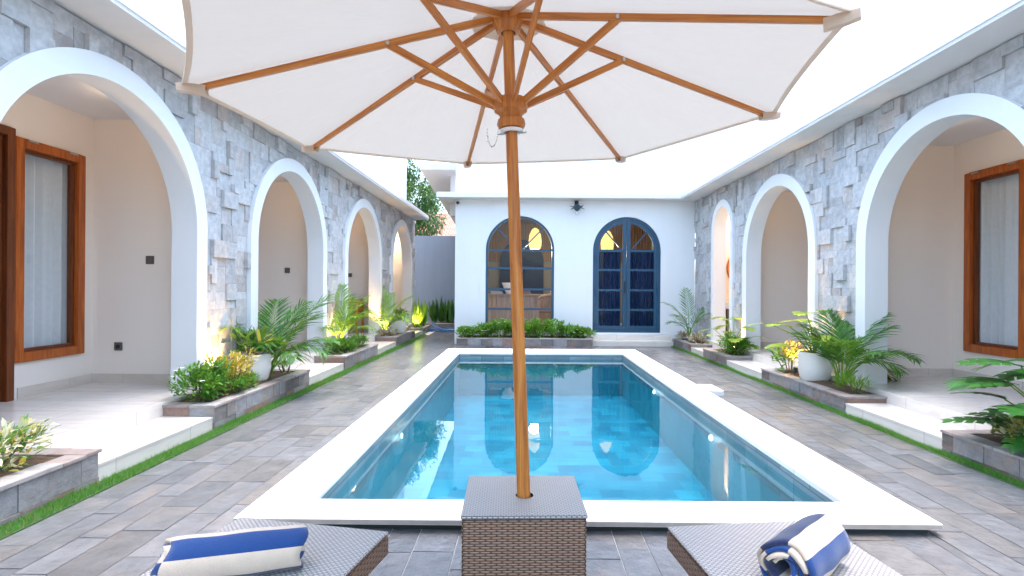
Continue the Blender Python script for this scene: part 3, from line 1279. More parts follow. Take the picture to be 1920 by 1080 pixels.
# switches and sockets
for (nm, X_, Y_, Z_, lab, cat) in (
        ('light_switch', -3.93, 5.69, 1.515, 'square bronze light switch high on the partition inside the nearest left arch', 'switch'),
        ('power_socket', -4.255, 5.69, .61, 'square bronze power socket low on the partition inside the nearest left arch', 'socket'),
        ('light_switch', -3.95, 9.01, 1.515, 'square bronze light switch on the partition inside the second left arch', 'switch'),
        ('light_switch', -3.985, 12.34, 1.515, 'square bronze light switch on the partition inside the third left arch', 'switch')):
    t = thing(nm, lab, cat, (X_, Y_, Z_))
    m = MB()
    m.box(X_ - .043, X_ + .043, Y_ - .011, Y_ - .001, Z_ - .043, Z_ + .043)
    m.build('plate', SWITCH, t, bevel=.003)
    m = MB()
    if nm == 'light_switch':
        m.box(X_ - .032, X_ + .032, Y_ - .015, Y_ - .0115, Z_ - .032, Z_ + .032)
        m.build('rocker', SWITCH, t, bevel=.001)
    else:
        m.lathe([(.024, .004), (.022, .005), (.02, .001), (0, .001)], (X_, Y_ - .011, Z_), 20, (0, -1, 0))
        m.build('socket_ring', BLACK, t)

# perimeter wall, neighbour house
m = MB()
m.box(-4.2, -1.3, 17.0, 17.2, 0, 2.86)
tag(m.build('boundary_wall', CONC), 'plain grey blue boundary wall closing the passage left of the reception', 'wall')
t = thing('neighbour_house', 'far house with a red clay tile roof seen over the boundary wall', 'house', (-3, 27, 0))
m = MB()
m.box(-6, 2, 25.5, 30, 0, 3.7)
m.build('wall', WHITE, t)
m = MB()
m.idx([(-6.4, 25, 3.55), (2.4, 25, 3.55), (2.4, 27.7, 5.0), (-6.4, 27.7, 5.0), (2.4, 30.5, 3.55), (-6.4, 30.5, 3.55)],
      [(0, 1, 2, 3), (3, 2, 4, 5), (0, 3, 5), (1, 4, 2)], [[(-6.4, 0), (2.4, 0), (2.4, 3), (-6.4, 3)]] * 2 + [None, None])
m.build('roof', ROOFTILE, t)


# ------------------------------------------------------------------ planters
def planter(label, x0, x1, y0, y1, top, faces, seed, cat='planter', z0=0):
    """faces: which sides get stone facing"""
    rr = random.Random(seed)
    t = thing('stone_planter', label, cat, ((x0 + x1) / 2, (y0 + y1) / 2, z0))
    m = MB()
    th = .035
    capz = top - .022

    def run(a0, a1, fn):
        z = z0
        hs_ = [capz - z0] if capz - z0 < .13 else [.055 * rr.uniform(.6, 1.2), 0]
        if len(hs_) == 2:
            hs_[1] = capz - z0 - hs_[0]
        for h in hs_:
            s = a0
            while s < a1 - 1e-4:
                w = rr.uniform(.13, .34)
                if a1 - s - w < .09:
                    w = a1 - s
                p = rr.uniform(0, .012)
                m.prism([(s + .0015, z + .0015), (s + w - .0015, z + .0015), (s + w - .0015, z + h - .0015), (s + .0015, z + h - .0015)], fn, -p, th)
                s += w
            z += h
    if 'W' in faces:
        run(y0, y1, lambda s, z, d: (x0 + d, s, z))
    if 'E' in faces:
        run(y0, y1, lambda s, z, d: (x1 - d, s, z))
    if 'S' in faces:
        run(x0, x1, lambda s, z, d: (s, y0 + d, z))
    if 'N' in faces:
        run(x0, x1, lambda s, z, d: (s, y1 - d, z))
    m.build('stone_wall', PLANTSTONE, t, bevel=0)
    c_ = MB()
    cw = .11

    def cap(xa, xb, ya, yb, along):
        s, e = (xa, xb) if along == 'x' else (ya, yb)
        while s < e - 1e-4:
            w = rr.uniform(.25, .45)
            if e - s - w < .12:
                w = e - s
            zt = top + rr.uniform(-.003, .003)
            j = [rr.uniform(0, .014) for _ in range(2)]
            if along == 'x':
                c_.box(s + .001, s + w - .001, ya - j[0] * .3, yb + j[1], capz, zt)
            else:
                c_.box(xa - j[0] * .3, xb + j[1], s + .001, s + w - .001, capz, zt)
            s += w
    o = .012
    cap(x0 - o, x1 + o, y0 - o, y0 + cw, 'x')
    cap(x0 - o, x1 + o, y1 - cw, y1 + o, 'x')
    cap(x0 - o, x0 + cw, y0 + cw + .001, y1 - cw - .001, 'y')
    cap(x1 - cw, x1 + o, y0 + cw + .001, y1 - cw - .001, 'y')
    c_.build('cap_stone', CAPSTONE, t, bevel=.002)
    s_ = MB()
    nx, ny = 8, max(8, int((y1 - y0) / .1))
    if x1 - x0 > y1 - y0:
        nx, ny = max(8, int((x1 - x0) / .1)), 8
    pts = {}
    for i in range(nx + 1):
        for j in range(ny + 1):
            fx_, fy_ = i / nx, j / ny
            hgt = .035 * (1 - (2 * fx_ - 1) ** 2) * (1 - (2 * fy_ - 1) ** 4)
            pts[i, j] = (x0 + .05 + (x1 - x0 - .1) * fx_, y0 + .05 + (y1 - y0 - .1) * fy_, top - .02 + hgt + rr.uniform(-.004, .006))
    for i in range(nx):
        for j in range(ny):
            s_.face([pts[i, j], pts[i + 1, j], pts[i + 1, j + 1], pts[i, j + 1]])
    s_.build('soil', SOIL, t, fix=False)
    return t


PLT = .215
planter('long stone planter at the lower left corner with a variegated shrub', -3.24, -2.69, 1.75, 3.43, PLT, 'ENS', 1)
planter('stone planter with two shrubs and a white pot, between the first two left arches', -3.24, -2.69, 4.72, 6.76, PLT, 'ENS', 2)
planter('stone planter with green ground cover, before the third left arch', -3.24, -2.69, 8.1, 9.9, PLT, 'ENS', 3)
planter('stone planter with a round white pot, before the fourth left arch', -3.24, -2.69, 11.36, 13.2, PLT, 'ENS', 4)
planter('small low stone planter at the far end of the left grass strip', -3.1, -2.75, 14.35, 15.6, .17, 'ENS', 5)
planter('dark stone planter of upright leaves below the boundary wall', -3.1, -1.62, 16.3, 16.98, .17, 'S', 6)
planter('stone planter full of flowering shrubs under the arched window', -1.44, 1.40, 11.35, 12.08, .2, 'SEW', 7)
PRT = .18
planter('dark stone planter at the lower right corner with a split leaf plant', 3.225, 3.74, 2.2, 4.2, PRT, 'WNS', 8)
planter('stone planter with a white pot and palm, between the two large right arches', 3.225, 3.74, 5.48, 7.42, PRT, 'WNS', 9)
planter('short stone planter with a yellow green plant, beside the narrow right arch', 3.225, 3.74, 8.72, 9.85, PRT, 'WNS', 10)
planter('stone planter with pale rosettes in the far right corner', 3.225, 3.74, 10.6, 11.9, PRT, 'WNS', 12)


# ------------------------------------------------------------------ plants
def add_leaf(mb, p, d, n, L, W, fold=.25, droop=.15):
    """lanceolate leaf of four quads folded on its midrib"""
    d = Vector(d).normalized()
    n = Vector(n)
    s = d.cross(n)
    if s.length < 1e-4:
        s = Vector((1, 0, 0))
    s.normalize()
    n = s.cross(d)
    p = Vector(p)
    ws = (0.02, .85, .7, 0.02)
    V = []
    for i, t in enumerate((0, .35, .7, 1)):
        q = p + d * (L * t) - n * (droop * L * t * t)
        w = W * .5 * ws[i]
        V += [q - s * w + n * (fold * w), q, q + s * w + n * (fold * w)]
    F = []
    for i in range(3):
        a = i * 3
        F += [(a, a + 1, a + 4, a + 3), (a + 1, a + 2, a + 5, a + 4)]
    mb.idx(V, F)


def rdir(rr, up=0.0):
    while True:
        v = Vector((rr.uniform(-1, 1), rr.uniform(-1, 1), rr.uniform(-1, 1)))
        if .05 < v.length < 1:
            v.normalize()
            v.z += up
            return v.normalized()


def shrub(name, label, loc, rad, n, L, W, mat, seed, group=None, mat2=None, frac2=.4, flowers=None, nfl=0, cat='shrub', up=.5):
    rr = random.Random(seed)
    t = thing(name, label, cat, loc, 0, group)
    rx, ry, rz = rad
    lv = MB()
    st = MB()
    cl = [(rr.uniform(-.7, .7) * rx, rr.uniform(-.7, .7) * ry, rr.uniform(.35, .8) * rz) for _ in range(9)]
    for c_ in cl:
        st.tube([(loc[0] + c_[0] * .3, loc[1] + c_[1] * .3, loc[2] - .01), (loc[0] + c_[0] * .8, loc[1] + c_[1] * .8, loc[2] + c_[2] * .6), (loc[0] + c_[0], loc[1] + c_[1], loc[2] + c_[2])], [.008, .006, .003], 5)
    mats = [mat] + ([mat2] if mat2 else [])
    for i in range(n):
        if rr.random() < .6:
            c_ = rr.choice(cl)
            q = rdir(rr) * rr.uniform(.1, .38)
            pos = Vector((c_[0] + q.x * rx, c_[1] + q.y * ry, max(.03 * rz, c_[2] + q.z * rz * .8)))
        else:
            q = rdir(rr, .2) * (rr.random() ** .4)
            pos = Vector((q.x * rx, q.y * ry, max(.02, (q.z * .5 + .42) * rz)))
        out = Vector((pos.x / rx, pos.y / ry, pos.z / rz - .3))
        dr = (out.normalized() * .8 + rdir(rr) * .8 + Vector((0, 0, up))).normalized()
        if mat2:
            lv.cur = 1 if pos.x * 1.0 + pos.z * .8 + rr.uniform(-.3, .3) * rx > frac2 * rx else 0
        k = rr.uniform(.6, 1.25)
        add_leaf(lv, Vector(loc) + pos, dr, Vector((rr.uniform(-.5, .5), rr.uniform(-.5, .5), 1)), L * k, W * k, .3, rr.uniform(0, .4))
    lv.build('leaves', mats, t, fix=False)
    st.build('stems', TRUNK, t)
    if flowers:
        fl = MB()
        for i in range(nfl):
            q = rdir(rr, .5)
            p = Vector(loc) + Vector((q.x * rx * .95, q.y * ry * .95, abs(q.z) * rz * .55 + rz * .5))
            for k in range(5):
                a = k * 1.2566
                add_leaf(fl, p, Vector((math.cos(a), math.sin(a), .4)), Vector((0, 0, 1)), .034, .03, .1, .3)
        fl.build('flowers', flowers, t, fix=False)
    return t


def frond(lv, st, p, az, el, L, curl, rr, nl=22, lw=.018, ll=.22, droop=.5):
    """arching pinnate palm leaf"""
    p = Vector(p)
    d = Vector((math.cos(az) * math.cos(el), math.sin(az) * math.cos(el), math.sin(el)))
    pts = [p.copy()]
    N = 16
    e = el
    for i in range(N):
        e -= curl / N * (1 + .8 * i / N)
        d = Vector((math.cos(az) * math.cos(e), math.sin(az) * math.cos(e), math.sin(e)))
        p = p + d * (L / N)
        pts.append(p.copy())
    st.tube(pts, [.009 - .007 * i / N for i in range(N + 1)], 5)
    for k in range(nl):
        t = .28 + .72 * k / nl
        f_ = t * N
        i = min(N - 1, int(f_))
        q = pts[i].lerp(pts[i + 1], f_ - i)
        tg = (pts[i + 1] - pts[i]).normalized()
        sd = tg.cross(Vector((0, 0, 1)))
        if sd.length < .05:
            sd = Vector((-math.sin(az), math.cos(az), 0))
        sd.normalize()
        upv = sd.cross(tg)
        prof = math.sin(math.pi * min(1, .18 + .82 * (t - .28) / .72)) ** .6
        for sg in (-1, 1):
            dd = (tg * (.55 + .5 * t) + sd * sg * (1.0 - .35 * t) + upv * rr.uniform(.05, .5)).normalized()
            add_leaf(lv, q, dd, upv, ll * prof * rr.uniform(.85, 1.12), lw, .3, droop * rr.uniform(.5, 1.2))


def palm(name, label, loc, fronds, mat, seed, nl=22, lw=.018, ll=.22, base=.05, stems=5, stem_h=.18):
    rr = random.Random(seed)
    t = thing(name, label, 'palm', loc)
    lv, st = MB(), MB()
    for k in range(stems):
        a = k * 2.4
        b = Vector(loc) + Vector((math.cos(a) * base * .5, math.sin(a) * base * .5, -.01))
        st.tube([b, b + Vector((math.cos(a) * base * .3, math.sin(a) * base * .3, stem_h))], [.016, .010], 7)
    for (az, el, L, curl) in fronds:
        a = R(az) + rr.uniform(-.1, .1)
        b = Vector(loc) + Vector((math.cos(a) * base * .6, math.sin(a) * base * .6, rr.uniform(.3, .9) * stem_h))
        frond(lv, st, b, a, R(el), L * .92, curl, rr, nl, lw, ll)
    lv.build('fronds', mat, t, fix=False)
    st.build('stems', L_PALMY, t, smooth=True)
    return t


def split_leaf(mb, p, d, n, L, W, lobes=6):
    """deeply notched heart shaped leaf"""
    d = Vector(d).normalized()
    s = d.cross(Vector(n))
    s.normalize()
    n = s.cross(d)
    p = Vector(p)

    def pt(t, w):
        return p + d * (L * t) + s * (W * w) + n * (abs(w) * W * .25 - L * .35 * t * t - .12 * W * w * w * 4)
    V, F = [], []
    for sg in (-1, 1):
        for k in range(lobes):
            t0 = -.05 + 1.0 * k / lobes
            t1 = t0 + .86 / lobes
            ext = .5 * math.sin(math.pi * (.16 + .74 * (k + .5) / lobes)) ** .8
            fw = .16 * (1 - k / lobes) - .06 + .12 * k / lobes
            quad = [pt(max(0, t0), 0), pt(t0 + .02 + fw * .5, sg * ext * .6), pt(t0 + fw + .03, sg * ext), pt(t1 + fw + .02, sg * ext * .9), pt(t1 + fw * .55, sg * ext * .55), pt(min(1, t1 + .05), 0)]
            n0 = len(V)
            V += quad
            F += [(n0, n0 + 1, n0 + 4, n0 + 5), (n0 + 1, n0 + 2, n0 + 3, n0 + 4)]
        n0 = len(V)
    V += [pt(.86, -.1), pt(.86, .1), pt(1.08, 0), pt(0, .03), pt(0, -.03)]
    n0 = len(V) - 5
    F += [(n0, n0 + 1, n0 + 2)]
    mb.idx(V, F)
    cw_ = (.12, .27, .30, .24, .14, .02)
    V2 = [pt(-.02 + .2 * k, w_) for k, w_ in enumerate(cw_)] + [pt(-.02 + .2 * k, 0) for k in range(6)] + [pt(-.02 + .2 * k, -w_) for k, w_ in enumerate(cw_)]
    mb.idx(V2, [(k, k + 1, k + 7, k + 6) for k in range(5)] + [(k + 6, k + 7, k + 13, k + 12) for k in range(5)])


def split_plant(name, label, loc, leaves, mat, seed, cat='plant'):
    """leaves: (azimuth, stalk length, stalk elevation, leaf length, leaf width)"""
    rr = random.Random(seed)
    t = thing(name, label, cat, loc)
    lv, st = MB(), MB()
    for (az, sl, el, L, W) in leaves:
        a = R(az)
        h = Vector((math.cos(a), math.sin(a), 0))
        b = Vector(loc) + h * .02
        e = R(el)
        mid = b + h * (sl * .4 * math.cos(e)) + Vector((0, 0, sl * .62 * math.sin(e)))
        tip = b + h * (sl * math.cos(e)) + Vector((0, 0, sl * math.sin(e)))
        st.tube([b - Vector((0, 0, .02)), mid, tip], [.010, .007, .005], 6)
        d = (h * .9 + Vector((rr.uniform(-.2, .2), rr.uniform(-.2, .2), rr.uniform(-.05, .35)))).normalized()
        split_leaf(lv, tip, d, Vector((0, 0, 1)) - h * .4, L, W)
    lv.build('leaves', mat, t, fix=False)
    st.build('stalks', L_SPLITY, t, smooth=True)
    return t


def pot(label, loc, r, h):
    t = thing('plant_pot', label, 'pot', loc)
    m = MB()
    x, y, z = loc
    m.lathe([(0, 0), (r * .72, 0), (r * .86, h * .12), (r * 1.0, h * .5), (r * .97, h * .85), (r * .93, h), (r * .84, h), (r * .86, h * .9), (r * .86, h * .86)], loc, 40)
    m.build('vessel', POT, t, smooth=True)
    m = MB()
    m.lathe([(0, h * .88), (r * .86, h * .865)], loc, 24)
    m.build('soil', SOIL, t)
    return t


# left side
shrub('variegated_shrub', 'cream and green variegated shrub in the lower left planter', (-3.0, 2.98, .2), (.24, .33, .27), 1000, .062, .028, L_VAR, 21)
shrub('green_shrub', 'dense dark green shrub in front of the white pot left', (-2.99, 4.98, .2), (.22, .24, .34), 1600, .055, .022, L_BUSH, 22, flowers=FLOWER, nfl=6)
shrub('yellow_shrub', 'bright yellow leaved shrub beside the dark green shrub', (-2.92, 5.40, .2), (.19, .2, .40), 900, .05, .022, L_YEL, 23)
shrub('green_shrub', 'low green shrub trailing over the planter edge below the yellow shrub', (-2.85, 5.42, .2), (.15, .34, .17), 800, .045, .018, L_BUSH, 24)
pot('square shouldered white pot in the left planter before the palm', (-3.0, 5.98, .2), .19, .31)
shrub('potted_croton', 'dark leafed plant with yellow edges in the left white pot', (-3.0, 5.98, .46), (.22, .2, .26), 55, .18, .055, L_DARK, 25, mat2=L_YEL, frac2=.95, cat='plant')
palm('areca_palm', 'large arching palm beside the white pot, before the second left arch', (-2.98, 6.33, .2),
     [(100, 82, 1.0, .5), (40, 64, 1.15, .35), (10, 58, .95, .9), (170, 72, .95, .7), (-10, 52, .85, 1.1), (-75, 72, .75, 1.2), (200, 66, .8, 1.0), (60, 78, 1.0, .5), (-40, 54, .7, 1.1), (15, 74, .95, .6), (130, 72, .95, .6), (290, 76, .7, 1.0), (230, 74, .8, .9)],
     L_PALM, 26, 24, .025, .31)
shrub('grass_tuft', 'small pale green tuft at the foot of the left palm', (-2.86, 6.5, .2), (.13, .13, .16), 150, .12, .010, L_PALMY, 27, up=.9, cat='plant')
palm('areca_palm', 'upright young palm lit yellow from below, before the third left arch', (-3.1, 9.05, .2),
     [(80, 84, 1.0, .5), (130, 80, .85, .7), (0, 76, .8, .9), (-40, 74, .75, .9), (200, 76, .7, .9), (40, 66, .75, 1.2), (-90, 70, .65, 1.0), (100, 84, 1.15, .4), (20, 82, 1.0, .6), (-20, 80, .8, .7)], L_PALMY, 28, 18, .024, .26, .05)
shrub('ground_cover', 'round mound of fine green ground cover under the young palm', (-2.95, 8.72, .2), (.25, .48, .22), 2200, .05, .02, L_BUSH, 29, cat='plant')
shrub('ground_cover', 'paler tuft of ground cover at the far end of its planter', (-2.95, 9.42, .2), (.22, .3, .2), 900, .05, .02, L_BUSH, 30, cat='plant')
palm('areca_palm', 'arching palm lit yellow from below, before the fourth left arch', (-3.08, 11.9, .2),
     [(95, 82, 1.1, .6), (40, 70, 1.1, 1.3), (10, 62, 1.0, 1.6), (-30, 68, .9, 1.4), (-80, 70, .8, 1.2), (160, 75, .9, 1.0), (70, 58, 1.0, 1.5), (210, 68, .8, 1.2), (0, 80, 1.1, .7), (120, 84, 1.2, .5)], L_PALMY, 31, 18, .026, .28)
shrub('rosette_plant', 'pinkish rosette ground cover at the near end of the fourth arch planter', (-2.95, 11.62, .2), (.24, .22, .14), 260, .06, .028, L_PALE, 32, cat='plant')
pot('round bellied white pot in the far left planter', (-2.9, 12.4, .2), .19, .30)
shrub('potted_plant', 'dark trailing plant in the round bellied white pot', (-2.88, 12.45, .46), (.2, .2, .22), 90, .14, .05, L_DARK, 33, cat='plant')
for i, (x_, y_, k) in enumerate(((-2.95, 14.7, 1), (-2.9, 15.2, 1), (-2.8, 16.6, 0), (-2.55, 16.7, 0), (-2.32, 16.55, 0), (-2.08, 16.7, 0), (-1.86, 16.6, 0))):
    rr = random.Random(100 + i)
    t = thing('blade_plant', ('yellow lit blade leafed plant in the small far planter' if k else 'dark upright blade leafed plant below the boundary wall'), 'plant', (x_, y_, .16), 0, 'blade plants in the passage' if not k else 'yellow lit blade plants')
    lv = MB()
    for q in range(15):
        a = rr.random() * 6.283
        d = Vector((math.cos(a) * .42, math.sin(a) * .42, 1))
        add_leaf(lv, (x_ + rr.uniform(-.08, .08), y_ + rr.uniform(-.08, .08), .15), d, Vector((math.cos(a), math.sin(a), .2)), rr.uniform(.4, .85), .13, .3, rr.uniform(-.1, .45))
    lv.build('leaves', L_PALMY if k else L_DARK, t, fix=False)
# reception planter
cols = [(-1.22, .0), (-.88, .1), (-.5, .2), (-.12, .2), (.25, .2), (.62, .2), (.98, .05), (1.22, .0)]
names = ['low shrub with white flowers at the left end of the window planter', 'leafy shrub with white flowers, second from the left in the window planter',
         'tall green shrub just left of the parasol pole', 'dense green shrub behind the parasol pole under the window', 'green shrub just right of the parasol pole in the window planter',
         'green shrub with yellow flowers under the right edge of the arched window', 'pale flowering shrub second from the right in the window planter', 'low loose shrub at the right end of the window planter']
for i, (x_, dh) in enumerate(cols):
    shrub('flowering_shrub', names[i], (x_, 11.7, .19), (.27, .33, .19 + dh), 900, .075, .034, L_BUSH, 40 + i, 'shrubs in the window planter',
          flowers=(FLOWER if i in (0, 1, 2, 6) else YFLOWER), nfl=(16 if i < 3 else 8))
# right side
split_plant('split_leaf_plant', 'big glossy split leaf plant in the lower right planter', (3.64, 3.62, .17),
            [(110, .62, 72, .34, .34), (165, .55, 55, .36, .34), (200, .45, 40, .32, .30), (150, .35, 25, .34, .32), (230, .5, 62, .34, .32), (70, .5, 60, .34, .3), (20, .5, 60, .34, .3), (280, .45, 55, .34, .3), (120, .3, 30, .3, .3), (160, .62, 66, .34, .32), (205, .35, 62, .3, .3), (140, .45, 45, .3, .3), (175, .3, 70, .34, .34), (215, .42, 58, .34, .34), (130, .5, 55, .34, .34), (250, .5, 70, .32, .3), (190, .2, 40, .3, .3), (155, .55, 80, .32, .32)], L_SPLIT, 51)
shrub('variegated_shrub', 'cream and green variegated shrub below the split leaf plant', (3.47, 3.62, .17), (.2, .4, .17), 900, .065, .028, L_VAR, 52)
pot('round white pot in the right planter beside the palm', (3.46, 6.5, .17), .19, .34)
split_plant('split_leaf_plant', 'yellow green split leaf plant growing from the round white pot', (3.46, 6.5, .48),
            [(150, .42, 68, .26, .26), (180, .62, 35, .32, .24), (200, .5, 42, .3, .26), (95, .38, 76, .24, .22), (60, .3, 70, .22, .22), (250, .35, 45, .26, .24), (170, .3, 20, .26, .24), (220, .55, 66, .24, .24)], L_SPLITY, 53)
shrub('croton_shrub', 'small orange lit croton left of the round white pot', (3.40, 6.98, .17), (.18, .24, .42), 300, .10, .034, L_BUSH, 54, mat2=L_YEL, frac2=.75)
palm('areca_palm', 'bushy green palm right of the round white pot', (3.50, 6.02, .17),
     [(90, 82, .85, .5), (150, 80, .75, .6), (200, 80, .6, .8), (30, 70, .95, .8), (-5, 62, 1.0, 1.2), (-40, 66, .85, 1.2), (-80, 74, .75, 1.0), (10, 50, .85, 1.4), (240, 78, .7, .8), (60, 80, .8, .6), (-20, 78, .85, .7), (120, 72, .8, .8), (-60, 60, .7, 1.3), (170, 84, .75, .5), (0, 80, .9, .6)],
     L_PALM, 55, 25, .022, .26, .07, 7)
shrub('grass_tuft', 'fine green tuft at the foot of the right palm', (3.46, 5.72, .17), (.15, .2, .15), 330, .10, .008, L_PALMY, 56, up=.9, cat='plant')
split_plant('split_leaf_plant', 'leafy yellow green plant beside the narrow right arch', (3.48, 9.15, .17),
            [(100, .5, 70, .26, .26), (180, .5, 55, .26, .26), (210, .42, 45, .26, .24), (260, .36, 50, .26, .24), (20, .5, 60, .26, .24), (-30, .42, 45, .26, .24), (150, .3, 30, .24, .24), (60, .6, 76, .26, .26), (300, .3, 35, .24, .24), (130, .62, 78, .24, .24), (230, .6, 74, .26, .26), (80, .45, 50, .24, .24), (-70, .5, 66, .24, .24)], L_SPLITY, 57)
shrub('green_shrub', 'dark green shrub at the foot of the leafy yellow green plant', (3.46, 9.05, .17), (.22, .3, .3), 700, .09, .03, L_BUSH, 58)
palm('slender_palm', 'slender pale palm in the far right corner by the white wall', (3.4, 11.3, .17),
     [(90, 84, 1.0, .4), (170, 76, .9, .8), (20, 78, .9, .7), (220, 74, .75, .9), (-40, 72, .8, .9), (140, 66, .6, 1.1)], L_PALM, 59, 15, .02, .24, .03, 2, .3)
for i, (x_, y_, lb) in enumerate(((3.42, 10.85, 'pale rosette clump at the near end of the far right planter'), (3.55, 11.2, 'pale rosette clump by the wall behind the near rosettes'), (3.4, 11.6, 'pale rosette clump at the foot of the slender palm'))):
    shrub('rosette_plant', lb, (x_, y_, .17), (.19, .2, .16), 190, .085, .035, L_PALE, 60 + i, 'rosettes in the far right planter', cat='plant')

# tree beyond the boundary wall
t = thing('leafy_tree', 'bright green leafy tree behind the boundary wall on the left', 'tree', (-5.0, 21, 0))
rr = random.Random(77)
st = MB()
st.tube([(-5, 21, 0), (-4.95, 21, 1.6), (-4.8, 20.9, 3.2)], [.2, .16, .12], 10)
cl = []
for k in range(26):
    c_ = Vector((-4.4 + rr.uniform(-1.9, 1.25), 21 + rr.uniform(-1.6, 1.6), rr.uniform(2.9, 6.4)))
    if c_.x > -3.9 and c_.z > 5.2:
        c_.x -= .8
    cl.append((c_, rr.uniform(.4, .75)))
    st.tube([(-4.8, 20.9, 2.4 + rr.random()), ((c_.x - 4.8) / 2, (c_.y + 20.9) / 2, (c_.z + 3.2) / 2 + .1), c_], [.06, .035, .012], 5)
st.build('trunk', TRUNK, t)
lv = MB()
for c_, r_ in cl:
    for k in range(480):
        q = rdir(rr) * (r_ * rr.random() ** .45)
        add_leaf(lv, c_ + q, (q.normalized() + rdir(rr) * .7 + Vector((0, 0, -.35))), Vector((rr.uniform(-.4, .4), rr.uniform(-.4, .4), 1)), rr.uniform(.10, .18), .06, .25, .3)
lv.build('crown', L_TREE, t, fix=False)


# ------------------------------------------------------------------ garden uplights
def uplight(label, loc, aim, e=14, size=R(95)):
    t = thing('garden_spotlight', label, 'spotlight', loc, 0, 'garden spotlights')
    a = Vector(aim).normalized()
    p = Vector(loc) + Vector((0, 0, .055))
    m = MB()
    m.tube([Vector(loc) - Vector((0, 0, .03)), p - a * .02], .006, 6)
    m.build('spike', BLACK, t)
    m = MB()
    m.lathe([(0, -.04), (.018, -.04), (.024, .035), (.0225, .035), (.021, .027)], p, 16, a)
    m.build('housing', BLACK, t)
    m = MB()
    m.lathe([(0, .026), (.021, .026)], p, 16, a)
    m.build('lens', LENS, t)
    ld = bpy.data.lights.new('spot_bulb', 'SPOT')
    ld.energy = e * 1.5
    ld.spot_size = size
    ld.spot_blend = .8
    ld.color = (1, .58, .22)
    ld.shadow_soft_size = .02
    lo = bpy.data.objects.new('spot_bulb', ld)
    COL.objects.link(lo)
    lo.parent = t
    lo.location = p + a * .045 - Vector(loc)
    lo.rotation_euler = a.to_track_quat('-Z', 'Y').to_euler()


uplight('small black garden spotlight behind the yellow shrub, aimed at the stone', (-3.12, 5.62, .2), (-.25, .0, 1), 10)
uplight('small black garden spotlight at the foot of the upright young palm', (-3.02, 8.9, .2), (-.25, .25, 1), 16)
uplight('small black garden spotlight at the foot of the palm before the fourth arch', (-3.02, 11.75, .2), (-.25, .2, 1), 16)
uplight('small black garden spotlight among the yellow lit blade plants', (-2.9, 14.5, .16), (-.1, .6, 1), 16)
uplight('small black garden spotlight between the croton and the round white pot', (3.37, 6.80, .19), (.25, .1, 1), 12)
uplight('small black garden spotlight behind the leafy plant by the narrow arch', (3.6, 9.35, .18), (.0, -.25, 1), 9)

DIFF = emis('ceiling_diffuser', (1.0, .8, .55), 1.2)


def ceiling_light(label, x, y, e):
    t = thing('ceiling_light', label, 'ceiling light', (x, y, 2.985))
    m = MB()
    m.lathe([(.05, 0), (.075, -.002), (.072, -.012), (.052, -.014), (.05, -.003)], (x, y, 2.984), 24)
    m.build('trim', POT, t)
    m = MB()
    m.lathe([(0, -.006), (.05, -.006)], (x, y, 2.984), 24)
    m.build('diffuser', DIFF if e < 5 else LENS, t)
    ld = bpy.data.lights.new('ceiling_bulb', 'POINT')
    ld.energy = e
    ld.color = (1, .74, .48)
    ld.shadow_soft_size = .05
    lo = bpy.data.objects.new('ceiling_bulb', ld)
    COL.objects.link(lo)
    lo.parent = t
    lo.location = (0, 0, -.08)


ceiling_light('lit ceiling light above the round mirror behind the narrow right arch', 4.35, 10.85, 8)
ceiling_light('lit ceiling light inside the fourth left arch', -3.95, 15.1, 8)
for x_, y_, lb in ((-3.62, 4.9, 'nearest left'), (-3.62, 8.2, 'second left'), (-3.62, 11.5, 'third left'), (4.12, 5.5, 'nearest right'), (4.12, 8.7, 'middle right')):
    ceiling_light('small ceiling light washing the beige partition inside the %s arch' % lb, x_, y_, .65)

# blue hose in the passage
m = MB()
pts = []
for k in range(150):
    a = k * .28
    pts.append((-2.2 + (.36 + .17 * math.sin(k * .071)) * math.cos(a) * 1.2, 15.5 + (.26 + .12 * math.sin(k * .05)) * math.sin(a), .018 + .0003 * k + .008 * math.sin(k * .9)))
pts += [(-2.6, 15.9, .1), (-2.8, 16.2, .16), (-2.75, 16.4, .22)]
m.tube(pts, .014, 6)
tag(m.build('garden_hose', BLUEHOSE, smooth=True), 'coiled blue garden hose lying on the paving in the far passage', 'hose')

# ------------------------------------------------------------------ parasol
UB = Vector((-.003, 2.268, 0))
AX = Vector((-.0405, -.0023, 1)).normalized()


def up_(t_):
    return Vector((-.003, 2.268, .385)) + AX * t_


um = thing('parasol', 'large cream canvas parasol with a teak pole and ribs, standing in the wicker table', 'parasol', UB)
HUB = up_(1.985)
RUN = up_(1.60)
tips = [Vector(p) for p in [(-1.266, 1.99, 1.979), (-1.18, 2.902, 1.984), (-.376, 3.40, 2.018), (.60, 3.40, 2.058), (1.179, 2.576, 2.079), (.97, 1.607, 2.068), (.237, 1.13, 2.038), (-.757, 1.13, 1.997)]]
m = MB()
NP = 24
m.tube([up_(-.30 + 2.32 * k / NP) for k in range(NP + 1)], [.029 - .006 * k / NP for k in range(NP + 1)], 20)
m.build('pole', TEAK, um, smooth=True)
m = MB()
m.lathe([(.031, -.075), (.052, -.07), (.060, -.055), (.056, -.035), (.044, -.03), (.050, -.012), (.068, .0), (.072, .02), (.066, .05), (.05, .055), (.03, .055)], RUN, 28, AX)
m.build('runner', TEAK, um, smooth=True)
m = MB()
m.lathe([(.031, -.088), (.048, -.088), (.048, -.076), (.031, -.076)], RUN, 24, AX)
m.build('washer', POT, um)
m = MB()
pq = RUN - AX * .095
m.tube([pq + Vector((-.055, -.01, -.004)), pq + Vector((.062, -.01, .006))], .0035, 6)
m.build('pin', STEEL, um)
m = MB()
